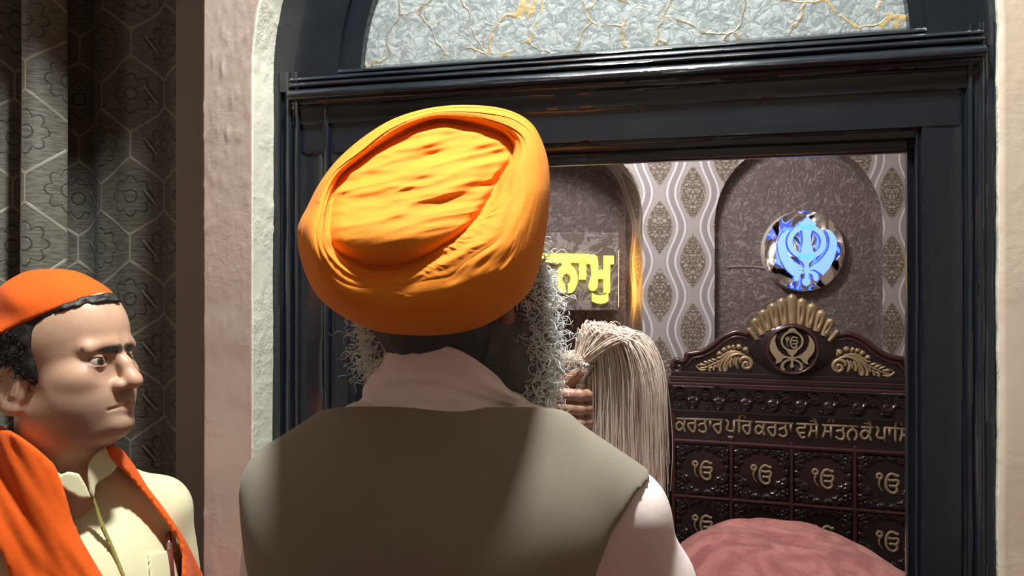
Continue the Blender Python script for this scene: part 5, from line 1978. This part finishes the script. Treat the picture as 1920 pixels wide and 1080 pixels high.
def shell(polys, off, thick, h, name, mat, lo, hi, fold=None, rnd=.006):
    """cloth lying on the torso, cut to an outline"""
    def f_(p):
        o_ = off if fold is None else off + fold(p)
        d = hull2(p, 0) - o_
        px, py = pix(p)
        s = np.full(px.shape, 1e9)
        for poly in polys:
            s = np.minimum(s, poly2(px, py, poly))
        s = s / F * p[..., 1]
        d = smax(d, s, rnd)
        if name != 'scarf':
            d = np.maximum(d, -tl(p)[..., 0])
        return smax(d, -(hull2(p, 0) - (off - thick)), .003)
    V, Q = surfnet(f_, lo, hi, h)
    return mesh(name, V, Q, mat, man2, True)
lo, hi = (TO[0] - .36, TO[1] - .36, .82), (TO[0] + .36, TO[1] + .36, 1.46)
def sfold(p):
    px, py = pix(p)
    a = (px * .86 - py * .5) * .001 * p[..., 1]
    b = (px * .5 + py * .86) * .001 * p[..., 1]
    return .009 * vn(a * 24, b * 4, 1.0) + .005 * vn(a * 60, b * 7, 4.0) + .006
sc_l = [(-420, 700), (-60, 770), (6, 800), (38, 818), (66, 838), (100, 868), (112, 890), (124, 930), (136, 975), (152, 1010), (172, 1045), (196, 1085), (230, 1200), (260, 1500), (10, 1500), (18, 1085), (4, 1040), (-30, 1000), (-420, 1100)]
sc_r = [(196, 838), (214, 832), (232, 846), (252, 872), (278, 915), (304, 948), (330, 985), (352, 1020), (372, 1060), (386, 1090), (420, 1200), (430, 1500), (330, 1500), (340, 1085), (341, 1045), (333, 1010), (308, 975), (282, 940), (252, 905), (224, 876), (205, 856)]
shell([sc_l, sc_r], .016, .014, .0052, 'scarf', M['orange'], lo, hi, sfold)
col_l = [(80, 850), (100, 876), (114, 890), (128, 884), (148, 888), (160, 908), (171, 934), (150, 934), (128, 922), (104, 906), (86, 884)]
col_r = [(166, 868), (178, 852), (196, 838), (212, 850), (226, 868), (216, 880), (206, 890), (186, 902), (179, 912), (176, 936), (168, 922), (164, 890)]
shell([col_l], .012, .010, .0026, 'collar', M['shirt'], (TO[0] - .1, TO[1] - .36, 1.15), (TO[0] + .32, TO[1] + .3, 1.46), None, .002)
shell([col_r], .012, .010, .0026, 'collar', M['shirt'], (TO[0] - .1, TO[1] - .36, 1.15), (TO[0] + .32, TO[1] + .3, 1.46), None, .002)
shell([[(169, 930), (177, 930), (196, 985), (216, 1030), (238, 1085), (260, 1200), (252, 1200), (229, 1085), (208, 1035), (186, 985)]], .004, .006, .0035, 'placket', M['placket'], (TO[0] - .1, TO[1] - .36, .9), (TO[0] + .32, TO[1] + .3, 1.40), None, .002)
shell([[(277, 1036), (331, 1030), (336, 1062), (338, 1110), (330, 1140), (290, 1140), (279, 1070)]], .005, .006, .0035, 'pocket', M['shirt'], (TO[0] - .1, TO[1] - .36, .95), (TO[0] + .32, TO[1] + .3, 1.30), None, .002)

def tr_2(p):
    q = tl(p)
    d = legs_sdf(q, .72, 0, .018, spread=.09, feet=False)
    return smax(smax(d, .05 - p[..., 2], .01), p[..., 2] - .80, .01)
V, Q = surfnet(tr_2, (TO[0] - .26, TO[1] - .26, .02), (TO[0] + .26, TO[1] + .26, .86), .011)
mesh('trousers', V, Q, M['trousers_d'], man2, True)

# pen in the shirt pocket: follow the shirt surface
bv = None
def on_shirt(px, py, off):
    a, b = .9, 1.8
    t = np.linspace(a, b, 900)
    P = np.stack([(px - 960) / F * t, t, CZ + (540 - py) / F * t], -1)
    d = hull2(P, 0) - off
    i = np.argmax(d < 0)
    return P[i]
p0, p1, p2 = on_shirt(316, 998, .010), on_shirt(318, 1028, .010), on_shirt(324, 1100, .007)
pen = root('pen', tuple(p2), 0, 'slim maroon pen clipped in the yellow shirt pocket', 'pen')
MB().tube([p2, p1, p0 + (p1 - p0) * .1, p0], [.0045, .0052, .0052, .0035], 10).build('barrel', M['pen'], pen, True)
cdir = (at(316, 998, 1) - v3(0, 0, CZ)); cdir = -v3(cdir[0], cdir[1], 0) / np.linalg.norm(cdir[:2])
MB().tube([p0 + cdir * .006, p1 + cdir * .0065], [.0014, .0014], 6).build('clip', M['metal'], pen, True)
